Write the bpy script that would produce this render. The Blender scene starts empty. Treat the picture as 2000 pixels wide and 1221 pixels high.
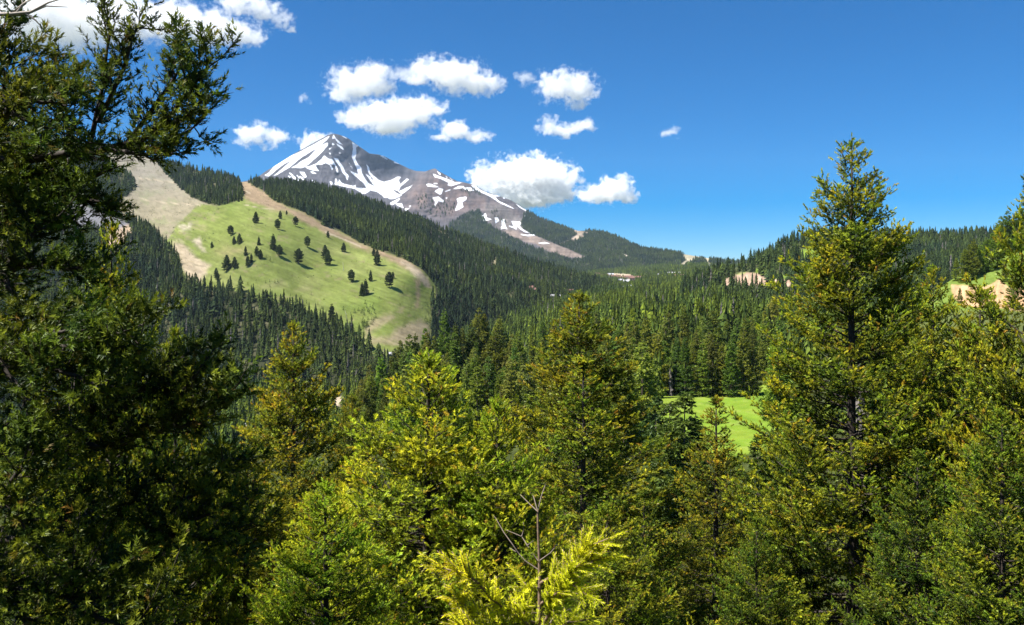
import bpy, math, random
import numpy as np

R = math.radians
F = 1732.0          # focal length of the photograph in its own pixels (2000 wide)
YH = 560.0          # pixel row of the eye level
random.seed(7)
rng = np.random.default_rng(7)
scn = bpy.context.scene
col = scn.collection

# ------------------------------------------------------------------ camera
cam = bpy.data.cameras.new('camera')
cam.sensor_width = 36.0
cam.lens = 36.0 * F / 2000.0
cam.shift_y = -(610.5 - YH) / 2000.0
cam.clip_start = 0.1
cam.clip_end = 90000.0
camo = bpy.data.objects.new('camera', cam)
camo.rotation_euler = (R(90), 0, 0)
col.objects.link(camo)
scn.camera = camo

# ------------------------------------------------------------------ sky and sun
SUN_EL, SUN_AZ = R(58), R(-112)      # azimuth from +Y (view direction) towards +X
world = bpy.data.worlds.new('World')
scn.world = world
world.use_nodes = True
wt = world.node_tree
bg = wt.nodes['Background']
sky = wt.nodes.new('ShaderNodeTexSky')
sky.sky_type = 'NISHITA'
sky.sun_disc = False
sky.sun_elevation = SUN_EL
sky.sun_rotation = SUN_AZ
sky.altitude = 2300
sky.air_density = 1.0
sky.dust_density = 0.0
sky.ozone_density = 8.0
hs = wt.nodes.new('ShaderNodeHueSaturation')
hs.inputs['Saturation'].default_value = 1.52
wt.links.new(sky.outputs[0], hs.inputs['Color'])
wt.links.new(hs.outputs[0], bg.inputs['Color'])
bg.inputs['Strength'].default_value = 0.059
sun = bpy.data.lights.new('sun', 'SUN')
sun.energy = 5.0
sun.angle = R(0.53)
sun.color = (1.0, 0.95, 0.86)
suno = bpy.data.objects.new('sun', sun)
suno.rotation_euler = (R(90) - SUN_EL, 0, R(180) - SUN_AZ)
col.objects.link(suno)

vs = scn.view_settings
vs.view_transform = 'Standard'
vs.look = 'None'
vs.exposure = 1.2
vs.gamma = 1.0
vs.use_curve_mapping = False
cy = scn.cycles
cy.max_bounces = 16
cy.diffuse_bounces = 3
cy.glossy_bounces = 2
cy.transmission_bounces = 4
cy.volume_bounces = 14
cy.transparent_max_bounces = 8
cy.caustics_reflective = False
cy.caustics_refractive = False
cy.volume_max_steps = 512
cy.use_denoising = True

# ------------------------------------------------------------------ helpers
def at(px, py, Y):
    """photo pixel and forward distance -> world position"""
    return np.array(((px - 1000.0) / F * Y, Y, (YH - py) / F * Y))

def tag(o, label=None, cat=None, group=None, kind=None):
    if label: o['label'] = label
    if cat: o['category'] = cat
    if group: o['group'] = group
    if kind: o['kind'] = kind
    return o

def link(name, data, parent=None, mat=None):
    o = bpy.data.objects.new(name, data)
    col.objects.link(o)
    if parent is not None: o.parent = parent
    if mat is not None and data is not None and not data.materials: data.materials.append(mat)
    return o

def mesh_arrays(name, V, faces, n, smooth=False, attrs=None):
    """V (k,3); faces (m,n) int array; attrs: dict name -> (k,) floats or (k,3) colours per vertex"""
    me = bpy.data.meshes.new(name)
    V = np.ascontiguousarray(V, dtype=np.float32)
    faces = np.ascontiguousarray(faces, dtype=np.int32)
    m = len(faces)
    me.vertices.add(len(V)); me.vertices.foreach_set('co', V.ravel())
    me.loops.add(m * n); me.loops.foreach_set('vertex_index', faces.ravel())
    me.polygons.add(m)
    me.polygons.foreach_set('loop_start', np.arange(0, m * n, n, dtype=np.int32))
    if smooth: me.polygons.foreach_set('use_smooth', np.ones(m, dtype=bool))
    me.update(calc_edges=True)
    for k, a in (attrs or {}).items():
        a = np.asarray(a, dtype=np.float32)
        if a.ndim == 1:
            at_ = me.attributes.new(k, 'FLOAT', 'POINT'); at_.data.foreach_set('value', a)
        else:
            c = np.ones((len(a), 4), np.float32); c[:, :3] = a
            at_ = me.attributes.new(k, 'FLOAT_COLOR', 'POINT'); at_.data.foreach_set('color', c.ravel())
    return me

def tris_mesh(name, tv, attrs=None):
    """tv (m,3,3) loose triangles"""
    m = len(tv)
    return mesh_arrays(name, tv.reshape(-1, 3), np.arange(m * 3).reshape(m, 3), 3, False, attrs)

class MB:
    """collects quads/tris of any size into one mesh"""
    def __init__(s): s.v, s.f = [], []
    def add(s, V, Fs):
        b = len(s.v); s.v += [tuple(p) for p in V]; s.f += [tuple(i + b for i in f) for f in Fs]
    def tube(s, P, rad, n=6):
        P = np.asarray(P, float); k = len(P)
        V = []
        for i in range(k):
            d = P[min(i + 1, k - 1)] - P[max(i - 1, 0)]
            d = d / (np.linalg.norm(d) + 1e-9)
            u = np.cross(d, (0.31, 0.95, 0.05) if abs(d[2]) > .6 else (0, 0, 1)); u /= np.linalg.norm(u) + 1e-9
            w = np.cross(d, u)
            for j in range(n):
                a = 2 * math.pi * j / n
                V.append(P[i] + rad[i] * (math.cos(a) * u + math.sin(a) * w))
        Fs = [(i * n + j, i * n + (j + 1) % n, (i + 1) * n + (j + 1) % n, (i + 1) * n + j) for i in range(k - 1) for j in range(n)]
        Fs.append(tuple(range((k - 1) * n, k * n)))
        s.add(V, Fs)
    def box(s, x0, x1, y0, y1, z0, z1):
        V = [(x0, y0, z0), (x1, y0, z0), (x1, y1, z0), (x0, y1, z0), (x0, y0, z1), (x1, y0, z1), (x1, y1, z1), (x0, y1, z1)]
        s.add(V, [(3, 2, 1, 0), (4, 5, 6, 7), (0, 1, 5, 4), (1, 2, 6, 5), (2, 3, 7, 6), (3, 0, 4, 7)])
    def mesh(s, name, smooth=False):
        me = bpy.data.meshes.new(name); me.from_pydata(s.v, [], s.f)
        if smooth: me.polygons.foreach_set('use_smooth', np.ones(len(me.polygons), dtype=bool))
        me.update(); return me

def hash2(ix, iy, seed):
    h = (ix.astype(np.int64) * 374761393 + iy.astype(np.int64) * 668265263 + seed * 2147483647 * 7) & 0xffffffff
    h = ((h ^ (h >> 13)) * 1274126177) & 0xffffffff
    return ((h ^ (h >> 16)) & 0xffff) / 65535.0

def vnoise(x, y, seed=0):
    ix, iy = np.floor(x), np.floor(y)
    fx, fy = x - ix, y - iy
    fx = fx * fx * (3 - 2 * fx); fy = fy * fy * (3 - 2 * fy)
    a, b = hash2(ix, iy, seed), hash2(ix + 1, iy, seed)
    c, d = hash2(ix, iy + 1, seed), hash2(ix + 1, iy + 1, seed)
    return (a + (b - a) * fx) * (1 - fy) + (c + (d - c) * fx) * fy

def fbm(x, y, oct=4, seed=0, gain=.5):
    s = 0; a = 1.; t = 0
    for i in range(oct):
        s = s + a * vnoise(x * 2 ** i, y * 2 ** i, seed + i); t += a; a *= gain
    return s / t * 2 - 1

def sstep(a, b, x):
    t = np.clip((x - a) / (b - a), 0, 1); return t * t * (3 - 2 * t)

def pdist(px, py, pts):
    """signed distance to a polygon in pixels, positive inside"""
    P = np.asarray(pts, float)
    x = np.asarray(px, float); y = np.asarray(py, float)
    out = np.full(x.shape, -400.0)
    m = 30
    sel = (x > P[:, 0].min() - m) & (x < P[:, 0].max() + m) & (y > P[:, 1].min() - m) & (y < P[:, 1].max() + m)
    if not sel.any(): return out
    xs, ys = x[sel], y[sel]
    d2 = np.full(xs.shape, 1e9); ins = np.zeros(xs.shape, bool)
    for i in range(len(P)):
        x0, y0 = P[i]; x1, y1 = P[(i + 1) % len(P)]
        ex, ey = x1 - x0, y1 - y0
        t = np.clip(((xs - x0) * ex + (ys - y0) * ey) / (ex * ex + ey * ey + 1e-9), 0, 1)
        d2 = np.minimum(d2, (xs - x0 - t * ex) ** 2 + (ys - y0 - t * ey) ** 2)
        c = (y0 > ys) != (y1 > ys)
        ins ^= c & (xs < (x1 - x0) * (ys - y0) / (y1 - y0 + 1e-12) + x0)
    out[sel] = np.sqrt(d2) * np.where(ins, 1, -1)
    return out

def pline(px, py, pts, w):
    """signed distance (positive inside) to a thick polyline"""
    P = np.asarray(pts, float); x = np.asarray(px, float); y = np.asarray(py, float)
    d2 = np.full(x.shape, 1e9)
    for i in range(len(P) - 1):
        x0, y0 = P[i]; x1, y1 = P[i + 1]
        ex, ey = x1 - x0, y1 - y0
        t = np.clip(((x - x0) * ex + (y - y0) * ey) / (ex * ex + ey * ey + 1e-9), 0, 1)
        d2 = np.minimum(d2, (x - x0 - t * ex) ** 2 + (y - y0 - t * ey) ** 2)
    return w - np.sqrt(d2)

class TPS:
    def __init__(s, pts, reg=1e-3):
        A = np.asarray(pts, float); s.c = A[:, :2] / 500.0; v = np.log(A[:, 2]); n = len(A)
        K = s.k(s.c[:, None] - s.c[None]) + reg * np.eye(n)
        P = np.c_[np.ones(n), s.c]
        M = np.block([[K, P], [P.T, np.zeros((3, 3))]])
        s.w = np.linalg.solve(M, np.r_[v, 0, 0, 0])
    @staticmethod
    def k(d):
        r2 = (d ** 2).sum(-1); return r2 * np.log(r2 + 1e-12) * .5
    def __call__(s, px, py):
        q = np.stack([np.asarray(px, float), np.asarray(py, float)], -1) / 500.0
        sh = q.shape[:-1]; q = q.reshape(-1, 2); out = np.zeros(len(q))
        for i in range(0, len(q), 40000):
            b = q[i:i + 40000]
            out[i:i + 40000] = s.k(b[:, None] - s.c[None]) @ s.w[:-3] + s.w[-3] + b @ s.w[-2:]
        return np.exp(out).reshape(sh)

def curve(pts):
    A = np.asarray(pts, float); return lambda x: np.interp(x, A[:, 0], A[:, 1])

# ------------------------------------------------------------------ materials
def newmat(name):
    m = bpy.data.materials.new(name); m.use_nodes = True
    nt = m.node_tree; nt.nodes.clear()
    out = nt.nodes.new('ShaderNodeOutputMaterial')
    return m, nt, out

def nd(nt, t, **kw):
    n = nt.nodes.new(t)
    for k, v in kw.items(): setattr(n, k, v)
    return n

def mixcol(nt, fac, a, b, mode='MIX'):
    n = nt.nodes.new('ShaderNodeMix'); n.data_type = 'RGBA'; n.blend_type = mode
    for sock, v in ((n.inputs[0], fac), (n.inputs[6], a), (n.inputs[7], b)):
        if hasattr(v, 'is_linked'): nt.links.new(v, sock)
        elif isinstance(v, (int, float)): sock.default_value = v
        else: sock.default_value = (*v, 1)
    return n.outputs[2]

def math_(nt, op, a, b=None, c=None, clamp=False):
    n = nt.nodes.new('ShaderNodeMath'); n.operation = op; n.use_clamp = clamp
    for i, v in enumerate((a, b, c)):
        if v is None: continue
        if hasattr(v, 'is_linked'): nt.links.new(v, n.inputs[i])
        else: n.inputs[i].default_value = v
    return n.outputs[0]

def terrain_mat(name, scale, bump=.5, snow=False, rough=.95, var=.5, bdist=1.0):
    """vertex colour 'col' (what grows or lies there, plus painted shade on the mountain wall) broken up by noise of the ground itself"""
    m, nt, out = newmat(name)
    tc = nd(nt, 'ShaderNodeTexCoord')
    ca = nd(nt, 'ShaderNodeAttribute', attribute_name='col')
    n1 = nd(nt, 'ShaderNodeTexNoise'); n1.inputs['Scale'].default_value = 1 / scale; n1.inputs['Detail'].default_value = 8; n1.inputs['Roughness'].default_value = .65
    nt.links.new(tc.outputs['Object'], n1.inputs['Vector'])
    n2 = nd(nt, 'ShaderNodeTexNoise'); n2.inputs['Scale'].default_value = 6 / scale; n2.inputs['Detail'].default_value = 6; n2.inputs['Roughness'].default_value = .7
    nt.links.new(tc.outputs['Object'], n2.inputs['Vector'])
    f = math_(nt, 'MULTIPLY_ADD', n1.outputs['Fac'], var * 2, 1 - var)
    f2 = math_(nt, 'MULTIPLY_ADD', n2.outputs['Fac'], var * 1.4, 1 - var * .7)
    f = math_(nt, 'MULTIPLY', f, f2)
    cc = nd(nt, 'ShaderNodeVectorMath', operation='SCALE')
    nt.links.new(ca.outputs['Color'], cc.inputs[0]); nt.links.new(f, cc.inputs['Scale'])
    colr = cc.outputs[0]
    if snow:
        sa = nd(nt, 'ShaderNodeAttribute', attribute_name='snow')
        e = math_(nt, 'ADD', sa.outputs['Fac'], math_(nt, 'MULTIPLY_ADD', n2.outputs['Fac'], 1.3, -.65))
        e = math_(nt, 'ADD', e, math_(nt, 'MULTIPLY_ADD', n1.outputs['Fac'], .8, -.4))
        k = nd(nt, 'ShaderNodeMapRange', interpolation_type='SMOOTHSTEP')
        nt.links.new(e, k.inputs[0]); k.inputs[1].default_value = -.22; k.inputs[2].default_value = .22
        colr = mixcol(nt, k.outputs[0], colr, (.86, .88, .92))
    b = nd(nt, 'ShaderNodeBump'); b.inputs['Strength'].default_value = bump; b.inputs['Distance'].default_value = bdist
    nt.links.new(n2.outputs['Fac'], b.inputs['Height'])
    p = nd(nt, 'ShaderNodeBsdfDiffuse'); p.inputs['Roughness'].default_value = .8
    nt.links.new(colr, p.inputs['Color']); nt.links.new(b.outputs[0], p.inputs['Normal'])
    nt.links.new(p.outputs[0], out.inputs[0])
    return m

def foliage_mat(name, old, new, bud=(.16, .055, .02), trans=.35, rnd=.35, gloss=.06, stand=0, clump=0):
    """needles: 'tint' runs from old needles with painted crown shade (0) to this year's shoots (1) and rusty buds (2)"""
    m, nt, out = newmat(name)
    ta = nd(nt, 'ShaderNodeAttribute', attribute_name='tint')
    oi = nd(nt, 'ShaderNodeObjectInfo')
    t1 = math_(nt, 'MULTIPLY', ta.outputs['Fac'], 1.0, clamp=True)
    t2 = math_(nt, 'SUBTRACT', ta.outputs['Fac'], 1.0, clamp=True)
    c = mixcol(nt, t1, old, new)
    c = mixcol(nt, t2, c, bud)
    c = mixcol(nt, 1.0, c, oi.outputs['Color'], 'MULTIPLY')
    v = math_(nt, 'MULTIPLY_ADD', oi.outputs['Random'], rnd * 2, 1 - rnd)
    if clump > 0:                       # boughs differ: fresh yellow ones beside cooler green ones
        tcn = nd(nt, 'ShaderNodeTexCoord'); cn = nd(nt, 'ShaderNodeTexNoise'); cn.inputs['Scale'].default_value = 1 / clump; cn.inputs['Detail'].default_value = 2
        nt.links.new(tcn.outputs['Object'], cn.inputs['Vector'])
        cr_ = nd(nt, 'ShaderNodeMapRange'); nt.links.new(cn.outputs['Fac'], cr_.inputs[0]); cr_.inputs[1].default_value = .36; cr_.inputs[2].default_value = .64
        c = mixcol(nt, cr_.outputs[0], mixcol(nt, 1.0, c, (.62, .86, .95), 'MULTIPLY'), mixcol(nt, 1.0, c, (1.18, 1.08, .85), 'MULTIPLY'))
    if stand > 0:                       # stands of different age and kind
        sn = nd(nt, 'ShaderNodeTexNoise'); sn.inputs['Scale'].default_value = 1 / stand; sn.inputs['Detail'].default_value = 3
        nt.links.new(oi.outputs['Location'], sn.inputs['Vector'])
        sr = nd(nt, 'ShaderNodeMapRange'); nt.links.new(sn.outputs['Fac'], sr.inputs[0]); sr.inputs[1].default_value = .36; sr.inputs[2].default_value = .66
        c = mixcol(nt, sr.outputs[0], mixcol(nt, 1.0, c, (.62, .70, .92), 'MULTIPLY'), mixcol(nt, 1.0, c, (1.5, 1.38, .85), 'MULTIPLY'))
    sc = nd(nt, 'ShaderNodeVectorMath', operation='SCALE'); nt.links.new(c, sc.inputs[0]); nt.links.new(v, sc.inputs['Scale'])
    d = nd(nt, 'ShaderNodeBsdfDiffuse'); nt.links.new(sc.outputs[0], d.inputs['Color'])
    tr = nd(nt, 'ShaderNodeBsdfTranslucent'); nt.links.new(sc.outputs[0], tr.inputs['Color'])
    mx = nd(nt, 'ShaderNodeMixShader'); mx.inputs[0].default_value = trans
    nt.links.new(d.outputs[0], mx.inputs[1]); nt.links.new(tr.outputs[0], mx.inputs[2])
    res = mx.outputs[0]
    if gloss > 0:
        g = nd(nt, 'ShaderNodeBsdfGlossy'); g.inputs['Roughness'].default_value = .45; g.inputs['Color'].default_value = (.7, .75, .7, 1)
        mg = nd(nt, 'ShaderNodeMixShader'); mg.inputs[0].default_value = gloss
        nt.links.new(res, mg.inputs[1]); nt.links.new(g.outputs[0], mg.inputs[2]); res = mg.outputs[0]
    nt.links.new(res, out.inputs[0])
    return m

def plain_mat(name, c, scale=4.0, var=.35, rough=.85, bump=.3):
    m, nt, out = newmat(name)
    tc = nd(nt, 'ShaderNodeTexCoord')
    n1 = nd(nt, 'ShaderNodeTexNoise'); n1.inputs['Scale'].default_value = scale; n1.inputs['Detail'].default_value = 6
    nt.links.new(tc.outputs['Object'], n1.inputs['Vector'])
    f = math_(nt, 'MULTIPLY_ADD', n1.outputs['Fac'], var * 2, 1 - var)
    sc = nd(nt, 'ShaderNodeVectorMath', operation='SCALE'); sc.inputs[0].default_value = c; nt.links.new(f, sc.inputs['Scale'])
    p = nd(nt, 'ShaderNodeBsdfPrincipled'); p.inputs['Roughness'].default_value = rough
    b = nd(nt, 'ShaderNodeBump'); b.inputs['Strength'].default_value = bump; b.inputs['Distance'].default_value = .02
    nt.links.new(n1.outputs['Fac'], b.inputs['Height']); nt.links.new(b.outputs[0], p.inputs['Normal'])
    nt.links.new(sc.outputs[0], p.inputs['Base Color']); nt.links.new(p.outputs[0], out.inputs[0])
    return m

M_near = foliage_mat('needles_near', (.046, .076, .013), (.470, .480, .036), bud=(.26, .13, .035), trans=.33, rnd=.0, gloss=.02, clump=1.1)
M_mid = foliage_mat('needles_mid', (.040, .076, .014), (.235, .285, .036), trans=.3, rnd=.28, gloss=.02)
M_far = foliage_mat('needles_far', (.022, .038, .018), (.080, .108, .032), trans=.15, rnd=.45, gloss=0, stand=110)
M_bark = plain_mat('bark', (.075, .055, .042), 9, .5)
M_bark_dark = plain_mat('bark_dark', (.040, .030, .024), 9, .5)
M_dead = plain_mat('dead_wood', (.33, .29, .25), 12, .3)
M_stem = plain_mat('sapling_bark', (.20, .135, .09), 30, .45)

# ------------------------------------------------------------------ landforms
LAND = {}
def landform(name, label, tps, ytop, ybot, px0, px1, step, ny, matf, colour, noise=(0, 1), back=6, drop=.5, power=1.0):
    """a hill face: every pixel ray of the photograph gets the distance of the ground it meets; the ridge then falls away behind"""
    xs = np.arange(px0, px1 + .1, step); nx = len(xs)
    t = np.linspace(0, 1, ny) ** power
    PX = np.repeat(xs[None], ny, 0)
    top, bot = ytop(xs), ybot(xs)
    PY = top[None] + (bot - top)[None] * t[:, None]
    Y = tps(PX, PY)
    amp, sc = noise
    nz = fbm(PX / sc, PY / sc * 1.3, 6, 3) if amp else 0
    fade = np.minimum(1, t[:, None] * 6 + .25)
    Y = Y * (1 + amp * nz * fade)
    X = (PX - 1000) / F * Y; Z = (YH - PY) / F * Y
    snow, C = colour(PX, PY, X, Y, Z)
    rowsX, rowsY, rowsZ = [X], [Y], [Z]
    bx, by, bz = [], [], []
    for k in range(back, 0, -1):            # the far side of the ridge
        yy = Y[0] * (1 + .035 * k)
        bx.append((xs - 1000) / F * yy); by.append(yy)
        bz.append(Z[0] - drop * (yy - Y[0]) * min(1, .35 + .2 * k))
    yy = Y[-1] * .93
    AX = np.vstack(bx + [X, (xs - 1000)[None] / F * yy[None]])
    AY = np.vstack(by + [Y, yy[None]])
    AZ = np.vstack(bz + [Z, (Z[-1] - .12 * Y[-1])[None]])
    C = np.concatenate([np.repeat(C[:1], back, 0), C, C[-1:]], 0)
    S = np.concatenate([np.repeat(snow[:1], back, 0), snow, snow[-1:]], 0)
    nr = ny + back + 1
    idx = np.arange(nr * nx).reshape(nr, nx)
    q = np.stack([idx[:-1, :-1], idx[1:, :-1], idx[1:, 1:], idx[:-1, 1:]], -1).reshape(-1, 4)
    me = mesh_arrays(name, np.stack([AX, AY, AZ], -1).reshape(-1, 3), q, 4, True, {'col': C.reshape(-1, 3), 'snow': S.ravel()})
    o = link(name, me, mat=matf)
    o['kind'] = 'structure'; o['label'] = label
    LAND[name] = dict(PX=PX, PY=PY, P=np.stack([X, Y, Z], -1), tps=tps, ytop=ytop, ybot=ybot, px0=px0, px1=px1, amp=amp, sc=sc)
    return o

def on_land(name, px, py):
    """where the ray through a photo pixel meets that landform"""
    L = LAND[name]
    i = np.argmin((L['PX'] - px) ** 2 + (L['PY'] - py) ** 2)
    Y = L['P'].reshape(-1, 3)[i, 1]
    return at(px, py, Y)

def mixc(C, m, c):
    return C * (1 - m[..., None]) + np.asarray(c) * m[..., None]

def zp(x0, y0, s, pts): return [(x0 + a / s, y0 + b / s) for a, b in pts]
def Z1(p): return zp(500, 250, 6.25, p)
def Z2(p): return zp(760, 310, 6.25, p)
def Z3(p): return zp(1000, 420, 8.333, p)
def Z4(p): return zp(1220, 440, 5.882, p)
def ZM(p): return zp(200, 280, 2.774, p)

# -- the snowy mountain
MT_TALUS = Z3([(0,240),(150,290),(400,340),(600,420),(780,500),(950,560),(1100,640),(1220,690),(1100,700),(900,690),(750,650),(600,600),(480,540),(380,470),(220,440),(100,390),(-60,330),(-120,240)])
MT_RUN = Z3([(920,200),(1000,230),(1100,250),(1300,290),(1150,310),(1180,350),(1080,410),(950,430),(800,480),(740,470),(900,420),(980,370),(1060,310),(980,250)])
MT_RUN2 = Z3([(1740,600),(1850,640),(2000,720),(1900,700),(1800,660)])
MT_RUN3 = Z4([(690,320),(780,330),(930,370),(1000,370),(960,420),(1050,450),(1130,470),(1120,490),(900,510),(880,500),(960,470),(940,410),(900,380),(830,380),(760,420),(660,470),(620,460),(700,400),(660,350)])
MT_WOOD_A = [(878,437),(900,424),(918,414),(937,409),(946,432),(975,452),(1015,466),(1024,478),(1060,488),(1105,500),(1110,560),(880,560)]
MT_WOOD_B = [(1032,408),(1060,416),(1130,430),(1250,468),(1440,490),(1480,500),(1480,570),(1000,570),(1100,505),(1146,504),(1120,493),(1075,474),(1035,456),(1018,440),(1022,424)]
MT_SNOW = [Z1(p) for p in (
    [(900,95),(760,170),(560,280),(360,370),(240,440),(165,540),(100,580),(155,590),(240,520),(340,440),(460,380),(330,490),(215,585),(260,570),(410,480),(480,420),(570,350),(700,270),(800,200),(870,140)],
    [(880,175),(830,195),(740,250),(690,310),(640,360),(560,400),(480,460),(430,485),(560,490),(610,470),(680,410),(760,340),(820,280),(870,220)],
    [(830,335),(810,370),(740,430),(680,460),(600,480),(640,500),(700,520),(770,525),(740,480),(720,455),(800,450),(850,425),(900,450),(930,520),(940,490),(900,440),(960,450),(990,550),(1005,540),(1000,500),(960,430),(930,380),(880,375)],
    [(950,365),(1000,375),(1020,420),(1060,470),(1090,540),(1130,580),(1115,640),(1090,580),(1050,540),(1030,480),(990,430)],
    [(1175,175),(1250,220),(1220,240),(1225,310),(1210,370),(1240,440),(1285,480),(1290,545),(1330,620),(1380,680),(1440,710),(1500,700),(1540,720),(1660,750),(1720,800),(1780,820),(1700,860),(1560,850),(1540,820),(1480,780),(1400,760),(1340,800),(1310,810),(1200,740),(1100,720),(1000,700),(960,690),(970,610),(990,640),(1000,680),(1015,620),(1040,670),(1100,690),(1190,710),(1220,690),(1210,730),(1350,735),(1310,670),(1240,610),(1180,560),(1140,520),(1210,550),(1250,570),(1240,520),(1225,480),(1200,420),(1170,350),(1185,250)],
    [(1350,445),(1380,480),(1390,540),(1430,580),(1490,630),(1560,660),(1640,640),(1730,595),(1770,600),(1740,640),(1760,690),(1840,620),(1870,625),(1760,720),(1740,770),(1640,740),(1500,720),(1430,690),(1360,590),(1340,560),(1400,600),(1420,650),(1430,620),(1380,560),(1360,500)],
    [(1920,690),(1850,760),(1780,810),(1740,780),(1840,730)],
    [(945,75),(975,130),(1050,200),(1060,210),(1000,180),(960,120),(930,140)], [(980,185),(1060,240),(1070,270),(1000,220)], [(930,180),(960,205),(930,215)],
    [(1040,85),(1120,130),(1090,125)], [(890,250),(930,235),(900,265)], [(530,535),(590,540),(620,600),(590,610)], [(640,490),(700,480),(770,525),(700,520)],
    [(900,650),(925,660),(945,700),(915,695)], [(1650,910),(1760,855),(1740,890),(1660,945)], [(1700,930),(1780,920),(1800,980),(1760,960)], [(1130,420),(1180,500),(1160,470)],
    [(660,530),(700,535),(740,560),(690,555)], [(890,300),(915,310),(910,335)], [(1010,295),(1045,310),(1020,315)])] + [Z2(p) for p in (
    [(530,180),(600,210),(720,250),(800,285),(890,290),(840,310),(760,335),(710,325),(730,300),(680,270),(600,235),(560,225)],
    [(585,150),(630,185),(625,200),(600,180)], [(690,210),(720,235),(700,230)], [(740,235),(785,262),(760,255)], [(455,310),(520,310),(560,330),(610,345),(540,345),(470,340)],
    [(540,300),(590,298),(590,310),(545,312)], [(555,400),(610,365),(660,370),(640,430),(620,440)], [(680,395),(760,370),(750,385),(690,405)], [(770,375),(850,335),(920,335),(900,355),(820,370)],
    [(900,355),(1000,355),(1035,390),(960,395)],
    [(1000,320),(1050,330),(1120,385),(1200,420),(1270,445),(1360,445),(1350,460),(1290,455),(1330,510),(1400,545),(1470,580),(1530,615),(1440,580),(1330,530),(1250,470),(1120,410),(1050,375)],
    [(1545,550),(1640,610),(1720,655),(1690,650),(1600,600)], [(1390,460),(1430,475),(1395,490)], [(530,475),(600,465),(665,510),(660,530),(600,520),(550,590),(565,530)],
    [(690,475),(715,475),(700,490)], [(825,490),(870,470),(950,465),(940,500),(890,530),(905,590),(850,620),(805,640),(820,590),(840,540)],
    [(1100,670),(1150,690),(1180,660),(1190,720),(1250,740),(1150,765),(1130,720)], [(1290,720),(1330,720),(1340,760),(1300,790)],
    [(1370,750),(1410,740),(1415,800),(1440,860),(1390,850),(1360,865),(1380,810)],
    [(1495,765),(1540,765),(1600,770),(1610,800),(1590,820),(1640,870),(1720,910),(1650,895),(1590,850),(1560,820),(1555,865),(1500,840),(1460,820),(1520,830)],
    [(1610,920),(1680,930),(1780,925),(1780,940),(1690,945),(1610,930)], [(1820,1030),(1900,1020),(1970,1035),(1880,1040)],
    [(10,540),(130,480),(130,500),(30,570)], [(90,560),(150,545),(170,600),(130,580)], [(190,610),(255,600),(200,635)], [(240,575),(270,570),(255,595)], [(0,470),(150,445),(60,490),(0,495)],
    [(1640,690),(1740,720),(1700,730)])]
MT_STREAK = [Z1(p) for p in ([(410,550),(515,640)], [(435,575),(470,625)], [(500,580),(530,610)], [(540,590),(585,640)], [(690,640),(725,670)], [(400,590),(430,610)], [(1690,420),(1740,430)], [(170,470),(210,445)], [(1530,340),(1600,380)])]
mt_sky = curve([(380,380),(500,348),(520,334),(540,322),(575,300),(600,286),(640,264),(651,261),(662,263),(680,270),(700,285),(722,300),(740,302),(752,306),(775,318),(800,330),(812,334),(830,335),(842,331),(850,329),(858,335),(880,347),(893,354),(905,356),(922,360),(950,375),(975,383),(995,390),(1010,398),(1030,412),(1060,428),(1100,443),(1130,451),(1150,450),(1180,454),(1210,464),(1250,483),(1300,490),(1350,499),(1400,507),(1440,511),(1500,515),(1700,520)])
mt_tps = TPS([(380,380,7000),(500,350,7000),(540,322,7000),(575,300,7000),(620,275,7000),(650,262,7000),(672,268,7050),(700,286,7150),(722,300,7250),(750,306,7500),(775,318,7750),(800,331,7950),(828,335,7500),(850,330,6700),(870,341,6600),(893,355,6500),(920,360,6400),(950,375,6300),(985,386,6200),(1010,398,6100),(1030,412,6000),(1100,443,5800),(1180,454,5600),(1250,480,5300),(1350,499,5000),(1440,508,4800),(1600,515,4700),
    (645,290,6820),(633,305,6720),(625,330,6560),(610,345,6450),(590,360,6350),(510,352,6500),(540,352,6420),(560,366,6250),(600,385,6100),(700,402,5950),(665,295,6900),(680,315,6850),(690,292,7080),(700,330,6830),(720,365,6500),(735,380,6350),(680,350,6480),(700,372,6300),
    (740,330,7300),(765,340,7450),(790,345,7500),(745,355,6850),(780,357,6900),(805,358,6900),(770,372,6480),(792,378,6420),(745,374,6400),(760,387,6150),(790,397,5950),(830,352,6450),(812,372,6200),(850,400,5850),(880,420,5650),(920,440,5450),(900,382,6150),(950,402,5850),(980,440,5450),(1000,460,5250),(1040,480,5000),(1080,500,4750),(1130,500,4750),(1200,512,4550),(1250,517,4450),(1300,523,4300),(1400,528,4200),(1500,535,4100),(1000,545,4200),(1200,545,4000),(800,500,5000),(600,480,5200),(450,480,5300)])
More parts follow.
